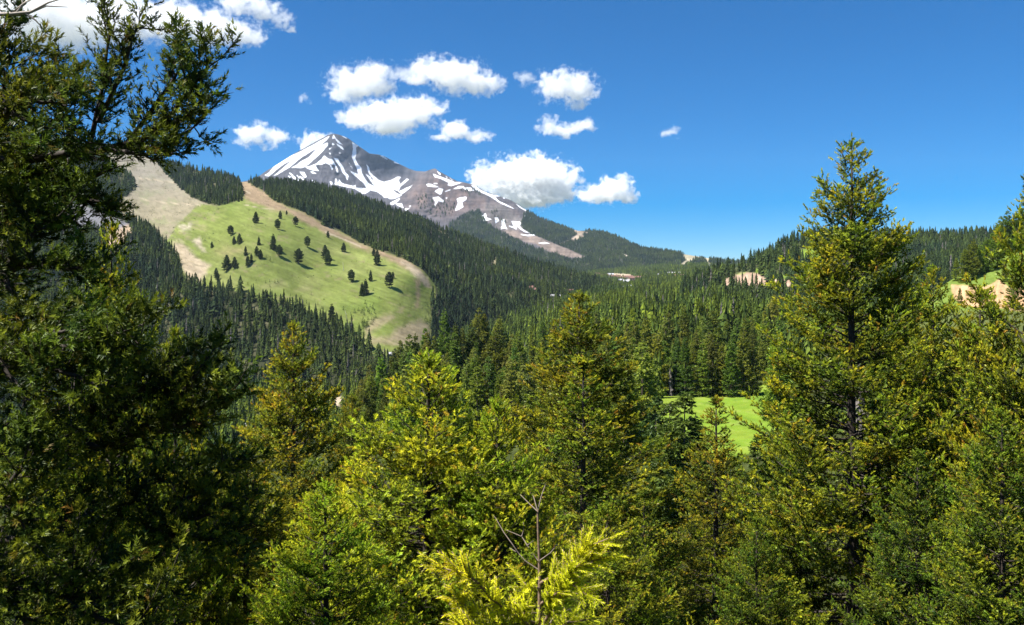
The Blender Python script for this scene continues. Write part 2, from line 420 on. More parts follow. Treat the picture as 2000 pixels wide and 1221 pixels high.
def mt_col(px, py, X, Y, Z):
    n = fbm(px / 9, py / 14, 5, 11)
    strat = fbm(px / 60, py / 3.2, 4, 19)
    C = np.ones(px.shape + (3,)) * np.array((.112, .108, .120))
    wall = np.maximum(sstep(-4, 10, pdist(px, py, Z1([(1250,220),(1450,310),(1700,400),(1900,530),(1990,560),(1900,620),(1740,590),(1500,640),(1400,560),(1290,480),(1230,330)]))), 0)  # mask that paints the shadowed wall's shade into the rock colour
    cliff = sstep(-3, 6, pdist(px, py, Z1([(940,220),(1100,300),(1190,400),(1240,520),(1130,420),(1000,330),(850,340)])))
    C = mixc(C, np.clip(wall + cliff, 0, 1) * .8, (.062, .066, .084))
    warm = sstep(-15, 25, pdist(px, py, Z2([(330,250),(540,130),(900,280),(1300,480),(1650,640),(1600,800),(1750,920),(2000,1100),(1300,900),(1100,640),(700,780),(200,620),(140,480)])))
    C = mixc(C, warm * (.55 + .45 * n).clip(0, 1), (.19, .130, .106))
    grey = sstep(-6, 8, pdist(px, py, Z2([(1150,560),(1400,540),(1650,760),(1600,880),(1350,880),(1200,760)]))) * .7
    C = mixc(C, grey, (.185, .17, .16))
    C = mixc(C, sstep(-2, 3, pdist(px, py, MT_TALUS)) , (.235, .185, .155))
    for P, c in ((MT_RUN, (.36, .29, .22)), (MT_RUN2, (.40, .36, .27)), (MT_RUN3, (.36, .32, .22))):
        C = mixc(C, sstep(-1, 2, pdist(px, py, P)), c)
    woodd = np.maximum(sstep(-3, 3, pdist(px, py, MT_WOOD_A)), sstep(-3, 3, pdist(px, py, MT_WOOD_B)))
    bare = np.maximum.reduce([sstep(-1, 2, pdist(px, py, P)) for P in (MT_TALUS, MT_RUN, MT_RUN2, MT_RUN3)])
    C = mixc(C, woodd * (1 - bare), (.055, .06, .042))
    gul = fbm(px / 3.2 + py / 11, py / 22, 4, 23)
    C = C * (1 + .34 * strat + .35 * n + .34 * gul * (1 - woodd))[..., None]
    S = np.full(px.shape, -9.0)
    for P in MT_SNOW: S = np.maximum(S, pdist(px, py, P))
    for P in MT_STREAK: S = np.maximum(S, pline(px, py, P, 1.1))
    return np.clip(S / 2.2 + .1, -2, 2), np.clip(C, .02, .8)
M_mt = terrain_mat('mountain_rock', 120, .9, True, var=.45, bdist=12)
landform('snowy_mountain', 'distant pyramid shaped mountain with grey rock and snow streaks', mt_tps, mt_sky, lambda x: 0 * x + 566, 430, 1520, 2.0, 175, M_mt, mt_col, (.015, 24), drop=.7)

# -- the ski hill with the green meadow
OPEN_MEADOW = ZM([(640,335),(760,300),(730,200),(760,195),(860,250),(930,310),(1010,345),(1090,370),(1200,440),(1300,480),(1400,545),(1500,580),(1640,625),(1740,690),(1800,760),(1808,840),(1775,850),(1790,1000),(1760,1150),(1500,1190),(1440,1110),(1380,1050),(1300,995),(1200,975),(1130,925),(1000,872),(900,855),(800,825),(700,795),(600,792),(480,772),(440,740),(400,600),(330,560),(400,450),(520,330)])
OPEN_TAN = ZM([(100,20),(290,65),(300,110),(400,220),(480,290),(560,325),(660,340),(560,420),(520,500),(560,600),(585,660),(520,765),(470,765),(440,690),(400,600),(330,555),(290,480),(200,440),(110,400),(60,330),(110,300),(190,240),(120,150),(40,120),(20,40)])
OPEN_SCREE = [(100,395),(160,400),(215,420),(255,438),(225,455),(170,450),(90,440)]
OPEN_EARTH = [(200,460),(250,438),(262,450),(240,480),(215,500)]
OPEN_GLADE = [zp(500, 200, 2.857, p) for p in ([(980,700),(1060,730),(1110,790),(1040,770)], [(1300,900),(1370,840),(1340,900),(1360,950),(1310,920)], [(1405,1050),(1430,1060),(1420,1090)], [(1470,1010),(1490,1030),(1475,1030)])]
hill_sky = curve([(-300,215),(-100,245),(0,258),(150,280),(250,295),(300,312),(330,320),(380,331),(430,344),(470,355),(510,357),(560,360),(600,364),(640,370),(700,388),(780,418),(850,443),(955,482),(1025,508),(1130,538),(1200,562),(1330,590)])
hill_tps = TPS([(-300,215,2500),(0,262,2400),(300,312,2300),(470,354,2200),(560,360,2150),(640,370,2150),(780,418,2200),(955,482,2200),(1130,538,2200),(1280,578,1900),
    (300,770,850),(500,770,850),(650,780,820),(730,705,900),(0,700,1000),(0,800,820),(-300,600,1100),(-300,800,800),(400,600,1050),(600,640,1000),(450,560,1100),(420,545,1150),(600,520,1180),(480,400,1500),(700,560,1120),(720,680,950),(800,640,1050),
    (846,560,1270),(830,515,1350),(760,478,1430),(650,428,1560),(560,385,1700),(875,560,1330),(930,560,1450),(1000,560,1600),(1000,630,1380),(900,640,1220),(860,630,1150),(350,370,1900),(300,430,1600),(430,370,1830),(250,500,1300),(700,420,1880),(850,480,1900),(950,520,1880),(790,450,1760),(1100,620,1400),(1250,640,1300),(900,720,1050)], 2e-3)
def hill_col(px, py, X, Y, Z):
    n = fbm(px / 22, py / 14, 5, 31); n2 = fbm(px / 90, py / 40, 4, 37); n3 = fbm(px / 5, py / 4, 3, 41)
    C = np.ones(px.shape + (3,)) * np.array((.055, .06, .03))
    C = mixc(C, sstep(.1, .5, n) * .6, (.16, .15, .085))
    tan = sstep(-2, 2, pdist(px, py, OPEN_TAN)); md = sstep(-2, 2, pdist(px, py, OPEN_MEADOW))
    C = mixc(C, tan, (.31, .27, .18))
    C = mixc(C, tan * sstep(0, .35, n + .5 * n3), (.24, .235, .13))
    up = tan * sstep(420, 330, py)
    C = mixc(C, up * .7, (.30, .27, .225))
    green = np.array((.180, .215, .056))
    C = mixc(C, md, green)
    C = mixc(C, md * sstep(.0, .5, n2 + .4 * n) * .55, (.225, .235, .085))
    C = mixc(C, md * sstep(.15, .55, -n2 + .3 * n) * .6, (.125, .175, .036))
    def patch(P, c, soft=8, k=1.0, br=.5):
        nonlocal C
        C = mixc(C, np.clip(sstep(-soft, soft, pdist(px, py, P) + 10 * br * (n + .7 * n3)) * k, 0, 1) * np.maximum(md, tan), c)
    brown = (.275, .20, .13); pale = (.42, .35, .245)
    patch(ZM([(720,185),(770,190),(870,250),(940,310),(1010,345),(1110,385),(1250,465),(1360,520),(1450,560),(1600,610),(1690,650),(1760,720),(1790,790),(1740,770),(1700,700),(1640,670),(1500,610),(1400,575),(1250,500),(1120,445),(1020,385),(900,350),(820,320),(760,290),(720,230)]), brown, 6, .95)
    patch(ZM([(1620,640),(1700,670),(1760,730),(1785,785),(1740,770),(1680,700)]), pale, 5, .7)
    patch(ZM([(1690,740),(1725,740),(1720,880),(1690,900),(1705,820)]), brown, 5, .8)
    patch(ZM([(1460,950),(1560,925),(1580,950),(1470,1010),(1420,1060),(1430,1000)]), (.30, .245, .15), 6, .8)
    patch(ZM([(1600,1000),(1720,950),(1780,980),(1770,1060),(1640,1100),(1560,1060)]), (.31, .25, .16), 8, .9)
    patch(ZM([(1440,1060),(1560,1050),(1600,1090),(1460,1095)]), (.31, .25, .16), 6, .7)
    patch(ZM([(380,540),(430,530),(520,620),(580,660),(520,770),(470,765),(440,690),(400,600)]), (.40, .325, .23), 6, .95)
    patch(ZM([(490,530),(530,500),(545,560),(570,595),(520,570)]), (.43, .36, .27), 5, .9)
    patch(ZM([(420,450),(480,440),(480,470),(440,470)]), (.42, .36, .28), 5, .8)
    patch(ZM([(620,580),(760,560),(800,590),(660,610)]), (.28, .22, .12), 10, .6)
    patch(ZM([(840,770),(960,745),(1000,770),(860,790)]), (.26, .23, .12), 10, .5)
    patch(ZM([(1040,790),(1130,780),(1130,795),(1040,805)]), (.26, .23, .12), 8, .5)
    rut = fbm(px / 40 + py / 60, (py - .38 * px) / 3.0, 4, 137)
    C = C * (1 + md * .20 * sstep(.0, .5, rut) - md * .16 * sstep(.0, .5, -rut))[..., None]
    C = mixc(C, md * sstep(.28, .55, fbm(px / 16, py / 7, 5, 139)) * .55, (.27, .225, .125))
    C = mixc(C, tan * sstep(.1, .4, fbm(px / 12, py / 4, 5, 141)) * .5, (.19, .17, .105))
    for L, w in (([(200,190),(300,200),(395,215)], 1.6), ([(200,300),(330,322),(530,335)], 1.5), ([(760,330),(850,350),(930,355)], 1.2), ([(1210,480),(1330,530),(1400,560)], 2), ([(780,262),(800,270)], 2)):
        C = mixc(C, sstep(-.8, .8, pline(px, py, ZM(L), w / 1.6)) * .75, (.46, .38, .27))
    C = mixc(C, sstep(-2, 3, pdist(px, py, OPEN_SCREE)), (.22, .215, .225))
    C = mixc(C, sstep(-2, 3, pdist(px, py, OPEN_EARTH)), (.45, .34, .23))
    for P in OPEN_GLADE: C = mixc(C, sstep(-3, 4, pdist(px, py, P)), (.28, .25, .15))
    C = C * (1 + .16 * n + .16 * n3)[..., None]
    return np.full(px.shape, -3.0), np.clip(C, .015, .7)
M_hill = terrain_mat('hill_ground', 40, .5, False, var=.28, bdist=2)
hill_bot = curve([(-300,830),(650,800),(740,740),(850,740),(1000,680),(1330,645)])
landform('meadow_hill', 'long hill with bright green ski meadow and dark forest flanks', hill_tps, hill_sky, hill_bot, -300, 1330, 2.6, 170, M_hill, hill_col, (.006, 60), drop=.35)

# -- the forested valley running to the resort village
val_tps = TPS([(1550,650,520),(1300,650,620),(1100,650,800),(1400,595,900),(1200,605,1050),(1400,562,1300),(1250,575,1500),(1180,565,2000),(1300,550,2450),(1220,552,2900),(1420,535,3000),(1300,525,3900),(1440,528,3600),(1150,545,3300),(1000,560,3000),(700,765,830),(500,805,720),(300,855,620),(900,705,920),(1000,690,850),(0,900,540),(-300,900,540),(1700,640,560),(2000,640,560),(2300,640,560),(1700,545,2600),(2000,545,2600),(2300,545,2600),(700,900,560),(1000,800,560),(1500,800,330),(2000,800,330)], 5e-3)
val_top = curve([(-300,700),(300,690),(800,640),(1000,585),(1100,545),(1150,534),(1300,520),(1450,522),(1700,535),(2300,535)])
VAL_BARE = [Z3([(1000,820),(1200,780),(1320,790),(1250,820),(1020,840)]), Z3([(1550,960),(1700,945),(1950,970),(2000,1010),(2000,1070),(1750,1060),(1560,1010)]), Z4([(0,600),(60,590),(190,640),(0,660)]), Z4([(215,655),(330,645),(360,665),(230,675)]), Z4([(150,470),(230,465),(250,490),(170,495)]),
    Z4([(1105,890),(1200,835),(1295,830),(1295,870),(1160,910)]), Z4([(755,970),(830,960),(830,1010),(765,1040)]), Z4([(620,985),(665,980),(650,1020)]), Z4([(1010,640),(1140,630),(1080,670)]), [(640,745),(672,742),(676,752),(645,755)], [(690,748),(700,735),(705,745),(698,762)], [(455,690),(470,693),(465,705),(450,703)], [(420,640),(450,650),(430,660)], [(320,640),(345,655),(330,665)],
    [(470,838),(500,832),(510,842),(480,848)], [(600,805),(660,775),(690,770),(650,800)], [(1405,590),(1440,582),(1440,594),(1415,600)], [(1345,603),(1362,602),(1362,616),(1350,618)], [(1060,622),(1068,618),(1076,632),(1066,636)]]
def val_col(px, py, X, Y, Z):
    n = fbm(X / 160, Y / 160, 5, 51); n3 = fbm(px / 5, py / 4, 3, 43)
    C = np.ones(px.shape + (3,)) * np.array((.05, .06, .028))
    C = mixc(C, sstep(.0, .5, n) * .5, (.12, .14, .05))
    b = np.full(px.shape, -9.0)
    for P in VAL_BARE: b = np.maximum(b, pdist(px, py, P))
    C = mixc(C, sstep(-1.5, 1.5, b), (.40, .33, .235))
    return np.full(px.shape, -3.0), np.clip(C * (1 + .2 * n3)[..., None], .015, .7)
M_val = terrain_mat('valley_ground', 50, .5, False, var=.3, bdist=2)
landform('valley', 'forested valley floor leading up to the resort village', val_tps, val_top, lambda x: 0 * x + 905, -300, 2300, 7.0, 120, M_val, val_col, (.0, 60), drop=.02, power=1.6)

# -- the wooded hill on the right with the road cut
rh_sky = curve([(1330,560),(1380,538),(1440,522),(1480,505),(1530,480),(1580,464),(1640,458),(1760,461),(1850,462),(1930,458),(2000,450),(2300,420)])
rh_tps = TPS([(1330,560,1200),(1440,522,1150),(1530,480,1250),(1600,462,1350),(1760,461,1700),(1900,460,1700),(2000,452,1600),(2300,420,1700),(1480,530,1060),(1540,535,960),(1500,552,985),(1540,562,900),(1440,556,1030),(1700,520,1250),(1850,520,1150),(1850,570,820),(1700,600,720),(1550,605,760),(1400,575,1000),(2000,560,900),(2300,560,900),(1450,620,800),(1330,620,850)], 2e-3)
RH_CUT = Z4([(1100,680),(1180,610),(1260,570),(1330,550),(1420,545),(1530,550),(1570,590),(1700,620),(1900,630),(1930,690),(1840,760),(1810,700),(1600,690),(1400,690),(1200,700)])
RH_GREEN = [Z4(p) for p in ([(1500,490),(1550,480),(1550,550),(1500,545)], [(1700,580),(1750,555),(1830,570),(1900,610),(1720,615)], [(1740,340),(1810,290),(1830,310),(1800,370)], [(1850,340),(1900,270),(2000,280),(1980,330),(1880,370)], [(1290,565),(1380,545),(1370,555)])] + [[(1560,490),(1600,480),(1610,520),(1570,520)]]
RH_YOUNG = [(1800,522),(1850,508),(1920,505),(1930,530),(1880,560),(1800,570),(1700,560)]
def rh_col(px, py, X, Y, Z):
    n = fbm(X / 40, Y / 60, 5, 61); n3 = fbm(px / 5, py / 4, 3, 43); st = fbm(px / 3.5 + py / 9, py / 26, 4, 68)
    C = np.ones(px.shape + (3,)) * np.array((.06, .07, .03))
    C = mixc(C, sstep(-1.5, 1.5, pdist(px, py, RH_CUT) + 2.5 * n3), (.35, .25, .18))
    cut = sstep(-1, 2, pdist(px, py, RH_CUT))
    C = C * (1 + cut * .65 * st)[..., None]
    for P in RH_GREEN: C = mixc(C, sstep(-3, 3, pdist(px, py, P) + 2 * n3), (.16, .23, .035))
    return np.full(px.shape, -3.0), np.clip(C * (1 + .2 * n3)[..., None], .015, .7)
M_rh = terrain_mat('right_hill_ground', 25, .7, False, var=.3, bdist=2)
landform('wooded_hill', 'dark wooded hill with a bare tan road cut at its foot', rh_tps, rh_sky, lambda x: 0 * x + 640, 1330, 2300, 3.2, 110, M_rh, rh_col, (.006, 40), drop=.3)

# -- the near bank with bare earth at the right edge
bk_sky = curve([(1790,600),(1820,570),(1850,552),(1870,540),(1900,527),(1930,512),(1960,490),(2000,465),(2100,430),(2400,400)])
bk_tps = TPS([(1790,600,400),(1850,552,420),(1930,512,440),(2000,465,450),(2100,430,460),(2400,400,500),(1870,600,370),(1950,600,350),(2000,560,380),(1900,690,300),(2100,600,360),(2400,600,380),(1800,690,320),(2200,700,290)], 2e-3)
BK_CUT = [(1858,556),(1880,557),(1905,560),(1925,560),(1940,552),(1952,545),(1975,565),(2010,560),(2100,560),(2100,606),(2000,612),(1960,602),(1930,604),(1880,596),(1862,580)]
def bk_col(px, py, X, Y, Z):
    n3 = fbm(px / 6, py / 5, 4, 43); st = fbm(px / 4 + py / 12, py / 30, 4, 78)
    C = np.ones(px.shape + (3,)) * np.array((.135, .190, .036))
    C = C * (1 + .25 * n3)[..., None]
    cut = sstep(-2, 2, pdist(px, py, BK_CUT) + 2 * n3)
    C = mixc(C, cut, (.47, .30, .165)); C = C * (1 + cut * .5 * st)[..., None]
    C = mixc(C, sstep(602, 612, py), (.10, .12, .04))
    return np.full(px.shape, -3.0), np.clip(C, .015, .75)
M_bk = terrain_mat('bank_ground', 6, .8, False, var=.3, bdist=.6)
landform('grassy_bank', 'steep bank with green grass above bare orange earth', bk_tps, bk_sky, lambda x: 0 * x + 700, 1790, 2400, 3.0, 90, M_bk, bk_col, (.008, 30), drop=.25)

# -- the near knoll with the bright meadow clearing
kn_sky = curve([(560,930),(640,880),(700,838),(760,785),(830,742),(870,712),(935,708),(1000,728),(1060,716),(1150,705),(1250,690),(1400,672),(1500,656),(1600,642),(2400,640)])
kn_tps = TPS([(560,930,300),(640,880,320),(700,838,335),(760,785,345),(830,742,355),(870,712,360),(935,708,365),(1000,728,370),(1060,716,380),(1150,705,390),(1250,690,410),(1400,672,440),(1500,656,470),(1600,642,480),(2000,640,470),(2400,640,470),
    (1400,870,195),(1400,785,285),(1400,700,395),(1300,870,195),(1500,860,200),(1520,770,300),(1560,690,390),(1300,785,280),(1100,780,300),(900,780,300),(900,870,230),(1100,870,215),(700,900,255),(1400,1010,140),(1000,1010,155),(700,1010,185),(1600,860,200),(2000,860,200),(2400,860,200),(2000,1010,140),(560,1010,210)], 3e-3)
KN_MEADOW = [(1285,780),(1300,772),(1322,778),(1345,770),(1372,776),(1400,770),(1425,774),(1452,764),(1475,764),(1490,752),(1505,740),(1530,746),(1556,756),(1560,800),(1545,850),(1515,872),(1480,880),(1440,890),(1330,905),(1280,900),(1270,880),(1280,840)]
KN_SLOPE = [(1488,662),(1520,648),(1580,650),(1620,700),(1560,700),(1520,690)]
def kn_col(px, py, X, Y, Z):
    n = fbm(X / 9, Y / 9, 5, 71); n3 = fbm(X / 2.2, Y / 4, 4, 73)
    C = np.ones(px.shape + (3,)) * np.array((.042, .052, .018))
    C = mixc(C, sstep(.0, .4, n) * .5, (.08, .10, .03))
    md = sstep(-6, 3, pdist(px, py, KN_MEADOW) + 7 * n)
    C = mixc(C, md, (.145, .230, .026))
    C = mixc(C, md * sstep(-.05, .4, n) * .7, (.19, .245, .036))
    C = mixc(C, md * sstep(.1, .5, -n) * .7, (.09, .160, .028))
    C = mixc(C, md * sstep(.25, .5, n3) * .35, (.21, .22, .07))
    C = mixc(C, sstep(-5, 4, pdist(px, py, KN_SLOPE) + 3 * n), (.215, .235, .085))
    return np.full(px.shape, -3.0), np.clip(C * (1 + .22 * n3)[..., None], .012, .6)
M_kn = terrain_mat('knoll_ground', 5, .8, False, var=.3, bdist=.4)
landform('knoll', 'forested knoll around a bright green clearing', kn_tps, kn_sky, lambda x: 0 * x + 1060, 560, 2400, 6.0, 110, M_kn, kn_col, (.0, 40), drop=.12)

# -- the hillside the camera stands on, falling away under the near trees
def hz(x, y):
    y = np.asarray(y, float); x = np.asarray(x, float)
    s = -1.7 - .44 * y
    flat = -37.5
    k = 5.0
    s = flat + k * np.log1p(np.exp(np.clip((s - flat) / k, -30, 30)))
    return s + 1.0 * (fbm(x / 14 + 3, y / 14 + 7, 3, 83)) * np.clip(np.abs(y) / 12, .15, 1)
gx = np.linspace(-190, 190, 150); gy = np.concatenate([np.linspace(-60, 60, 90), np.linspace(62, 215, 70)])
GX, GY = np.meshgrid(gx, gy)
GZ = hz(GX, GY) - np.clip((GY - 175) / 20, 0, 2) ** 2 * 6
n = fbm(GX / 4, GY / 4, 4, 91)
HC = np.ones(GX.shape + (3,)) * np.array((.045, .055, .018)); HC = mixc(HC, sstep(-.1, .4, n), (.075, .095, .025)); HC = mixc(HC, sstep(.2, .6, -n), (.10, .075, .045))
idx = np.arange(GX.size).reshape(GX.shape)
q = np.stack([idx[:-1, :-1], idx[:-1, 1:], idx[1:, 1:], idx[1:, :-1]], -1).reshape(-1, 4)
me = mesh_arrays('hillside', np.stack([GX, GY, GZ], -1).reshape(-1, 3), q, 4, True, {'col': HC.reshape(-1, 3), 'snow': np.full(GX.size, -3.)})
o = link('hillside', me, mat=terrain_mat('hillside_ground', 1.5, .8, False, var=.4, bdist=.1)); tag(o, 'steep grassy hillside under the near firs', kind='structure')

# -- the base plain under everything, out to the horizon
me = bpy.data.meshes.new('ground'); s = 45000
me.from_pydata([(-s, -3000, -260), (s, -3000, -260), (s, s, -260), (-s, s, -260)], [], [(0, 1, 2, 3)]); me.update()
o = link('ground', me, mat=plain_mat('ground_soil', (.08, .09, .05), .002)); tag(o, 'low ground beyond the hills', kind='structure')
#--PART2--
# ------------------------------------------------------------------ trees: generators
UP = np.array((0., 0., 1.))
def unit(v): return v / (np.linalg.norm(v, axis=-1, keepdims=True) + 1e-9)

def needle_template(k, seed, spread=.55, width=.11, length=.55):
    r = np.random.default_rng(seed); T = []
    for i in range(k):
        a = r.uniform(0, 2 * math.pi); s = (i + .5) / k * .85
        e = s + length * r.uniform(.45, .8); rad = spread * r.uniform(.55, 1.0) * (1.0 - .35 * s)
        u, v = math.cos(a), math.sin(a); w = width * r.uniform(.7, 1.3)
        T.append([(s, -v * w, u * w), (s, v * w, -u * w), (e, u * rad, v * rad)])
    return np.array(T)      # (k,3,3): along, u, v

def sprigs_to_tris(P, D, L, tint, temps, r, thin=1.0):
    n = len(P); D = unit(D)
    ref = np.where(np.abs(D[:, 2:3]) > .8, np.array([[1., 0, 0]]), np.array([[0, 0, 1.]]))
    U = unit(np.cross(D, ref)); V = np.cross(D, U)
    a = r.uniform(0, 2 * math.pi, n)[:, None]
    U, V = U * np.cos(a) + V * np.sin(a), V * np.cos(a) - U * np.sin(a)
    which = r.integers(0, len(temps), n); out = []; tt = []
    for i, T in enumerate(temps):
        m = which == i
        if not m.any(): continue
        l = L[m][:, None, None, None]
        tv = P[m][:, None, None] + l * (T[None, ..., 0:1] * D[m][:, None, None] + T[None, ..., 1:2] * U[m][:, None, None] * thin + T[None, ..., 2:3] * V[m][:, None, None] * thin)
        out.append(tv.reshape(-1, 3, 3))
        t3 = np.repeat(tint[m][:, None], T.shape[0], 1)
        t3 = np.stack([t3 - .18, t3 - .18, t3 + .12], -1)
        tt.append(t3.reshape(-1, 3))
    return np.concatenate(out), np.concatenate(tt)

def bough(path, r, side, density, sprig, tip_gain=.0, upright=.15, inner=.18, sec_mb=None, sec_r=.006, flat=.35, bud=.03):
    """one limb: path (k,3) polyline; side = longest side shoot; returns sprig arrays"""
    path = np.asarray(path, float)
    seg = np.linalg.norm(np.diff(path, axis=0), axis=1); cum = np.r_[0, np.cumsum(seg)]; L = cum[-1]
    nsec = max(4, int(L / density)); s = np.sort(r.uniform(inner, 1, nsec))
    pos = np.stack([np.interp(s * L, cum, path[:, i]) for i in range(3)], -1)
    nxt = np.stack([np.interp(np.minimum(s + .06, 1.0) * L, cum, path[:, i]) for i in range(3)], -1)
    prv = np.stack([np.interp(np.maximum(s - .06, 0) * L, cum, path[:, i]) for i in range(3)], -1)
    ax = unit(nxt - prv)
    lat = unit(np.cross(ax, UP + .001))
    vert = np.cross(lat, ax)
    sg = np.where(np.arange(nsec) % 2 == 0, 1., -1.)[:, None]
    tilt = r.normal(upright, flat, nsec)[:, None]
    ang = r.uniform(.75, 1.15, nsec)[:, None]
    d = unit(ax * np.cos(ang) + (sg * lat * np.cos(tilt) + vert * np.sin(tilt)) * np.sin(ang))
    env = np.minimum(1, (1 - s) * 1.35 + .28) * np.minimum(1, .45 + 2.2 * s)
    ln = side * env * r.uniform(.55, 1.15, nsec)
    # leader shoots along the axis end
    k = max(3, int(nsec * .12))
    Pn, Dn, Tn, Sn = [], [], [], []
    step = sprig * .62
    for j in range(nsec):
        m = max(2, int(ln[j] / step))
        t = (np.arange(m) + r.uniform(.3, 1., m)) / m
        sag = -.10 * ln[j] * np.sin(t * math.pi)
        p = pos[j] + d[j] * (ln[j] * t)[:, None]; p[:, 2] += sag + .12 * ln[j] * t ** 2
        dl = unit(np.cross(d[j], UP)); sgn = np.where(np.arange(m) % 2 == 0, 1., -1.)[:, None]
        dd = d[j] * r.uniform(.5, 1, (m, 1)) + dl * sgn * r.uniform(.2, .9, (m, 1)) + UP * r.normal(upright, .35, (m, 1))
        dd[-1] = d[j] + UP * .25
        Pn.append(p); Dn.append(dd); Tn.append(t); Sn.append(np.full(m, s[j]))
        if sec_mb is not None and ln[j] > .18:
            sec_mb.tube([pos[j], pos[j] + d[j] * ln[j] * .5 + UP * (-.08 * ln[j]), pos[j] + d[j] * ln[j] * .95], [sec_r, sec_r * .7, sec_r * .25], 3)
    m = max(4, int(L / step * .7)); t = r.uniform(max(inner, .3), 1.0, m)
    p = np.stack([np.interp(t * L, cum, path[:, i]) for i in range(3)], -1)
    Pn.append(p); Dn.append(unit(path[-1] - path[-2])[None] + r.normal(0, .6, (m, 3)) + UP * .2); Tn.append(t); Sn.append(t)
    P = np.concatenate(Pn); D = np.concatenate(Dn); T = np.concatenate(Tn); S = np.concatenate(Sn)
    tint = np.clip(-.02 + .92 * T ** 1.3 * (.25 + .75 * S) + r.normal(0, .15, len(P)) + tip_gain, 0, 1)  # fresh tips stay pale; inner needles painted darker for the crown's shaded depth
    bb = (r.random(len(P)) < bud * (1 + 3 * (T > .8) * (S > .6))); tint[bb] = r.uniform(1.5, 2.0, bb.sum())
    ln_ = sprig * r.uniform(.75, 1.3, len(P))
    return P, D, ln_, tint

TEMP_FAR = [needle_template(12, 900 + i, .48, .105, .55) for i in range(6)]
TEMP_NEAR = [needle_template(14, 950 + i, .42, .075, .5) for i in range(6)]

def fir_meshes(name, seed, H, Rad, nb, shape, a0=.10, z_bare=.06, sprig=.15, dens=.17, side=.75, temps=TEMP_FAR, trunk_r=.17, bud=.03, tip=0., gap=.35, top_up=.9, low_up=-.12, lean=(0, 0)):
    """an open-grown conifer: returns trunk, limb and foliage meshes.  shape(u): crown half width at u = 0 (foot) .. 1 (tip)"""
    r = np.random.default_rng(seed)
    mb = MB()
    zs = np.linspace(0, 1, 12)
    bend = np.cumsum(r.normal(0, .012 * H / 12, (12, 2)), 0)
    tp = np.c_[bend[:, 0] + lean[0] * zs, bend[:, 1] + lean[1] * zs, zs * H]
    mb.tube(tp, trunk_r * (1 - zs) ** .85 + .012, 8)
    trunk = mb.mesh(name + '_trunk', True)
    lim = MB(); PP = []
    h = z_bare; i = 0
    us = np.sort(z_bare + (1 - z_bare) * r.random(nb) ** .88 * .992)
    lobes = r.uniform(0, 2 * math.pi, 5)
    for u in us:
        i += 1
        phi = i * 2.39996 + r.normal(0, .35)
        lob = 1 + .11 * math.sin(3 * phi + lobes[0] + 9 * u) + .09 * math.sin(2 * phi + lobes[1] - 14 * u)
        L = Rad * shape(u) * lob * r.uniform(.80, 1.12)
        if r.random() < gap * .35: L *= r.uniform(.35, .7)
        L = max(L, .10)
        up0 = low_up + (top_up - low_up) * u ** 1.5 + r.normal(0, .10)
        up1 = .22 + r.normal(0, .08)
        ub = max(.02, u - .85 * L * max(0, up0 + up1) / H)
        base = np.array([np.interp(ub, zs, tp[:, k]) for k in range(3)])
        sag = .12 * (1 - u)
        t = np.linspace(0, 1, 7)
        hd = np.array((math.cos(phi), math.sin(phi), 0)); ld = np.array((-math.sin(phi), math.cos(phi), 0)) * r.normal(0, .12)
        path = base + hd * (L * t)[:, None] + ld * (L * t ** 2)[:, None] + UP * (L * (up0 * t - sag * np.sin(math.pi * t) + up1 * t ** 2.2))[:, None]
        br = max(.006, trunk_r * .16 * (L / Rad) + .006)
        lim.tube(path, br * (1 - t) ** .8 + .003, 4)
        P, D, ln, tint = bough(path, r, min(side, .16 + .42 * L), dens, sprig, tip + .10 * u, inner=(.30 if L > 1.2 else .12) * (1.2 - .6 * u), sec_mb=lim if L > 1.0 else None, bud=bud * (1 + 1.5 * u))
        PP.append((P, D, ln, tint))
    # the leader
    k = 26; z = r.uniform(.955, 1.0, k) * H
    P = np.c_[np.interp(z / H, zs, tp[:, 0]), np.interp(z / H, zs, tp[:, 1]), z]
    PP.append((P, r.normal(0, .5, (k, 3)) + UP * .8, np.full(k, sprig), np.full(k, .7)))
    P, D, ln, tint = (np.concatenate([p[j] for p in PP]) for j in range(4))
    tv, tt = sprigs_to_tris(P, D, ln, tint, temps, r)
    fol = tris_mesh(name + '_foliage', tv, {'tint': tt.ravel()})
    limb = lim.mesh(name + '_limbs', True)
    return trunk, limb, fol

def spire(u): return 1.05 * (1 - u) ** .75 * (.75 + .25 * min(1, u * 5))
def broad(u): return min(1, 1.35 * (1 - u) ** .75) * (.7 + .3 * min(1, u * 4))
def round_top(u): return min(1.0, 1.6 * (1 - u) ** .62) * (.75 + .25 * min(1, u * 4))
def slim(u): return (1 - u) ** .6 * (.8 + .2 * min(1, u * 6))

def place_tree(name, meshes, loc, scale, rotz, color, label, group, cat='tree', mats=None, width=1.0):
    root = bpy.data.objects.new(name, None); root.empty_display_size = .3
    col.objects.link(root)
    root.location = loc; root.rotation_euler = (0, 0, rotz); root.scale = (scale * width, scale * width, scale)
    tag(root, label, cat, group)
    tr, li, fo = meshes
    mats = mats or (M_bark_dark, M_bark_dark, M_near)
    t = link('trunk', tr, root, mats[0])
    cr = link('crown', fo, root, mats[2]); cr.color = (*color, 1)
    if li is not None:
        l = link('limbs', li, cr, mats[1]); l['kind'] = 'stuff'
    cr['kind'] = 'stuff'
    return root

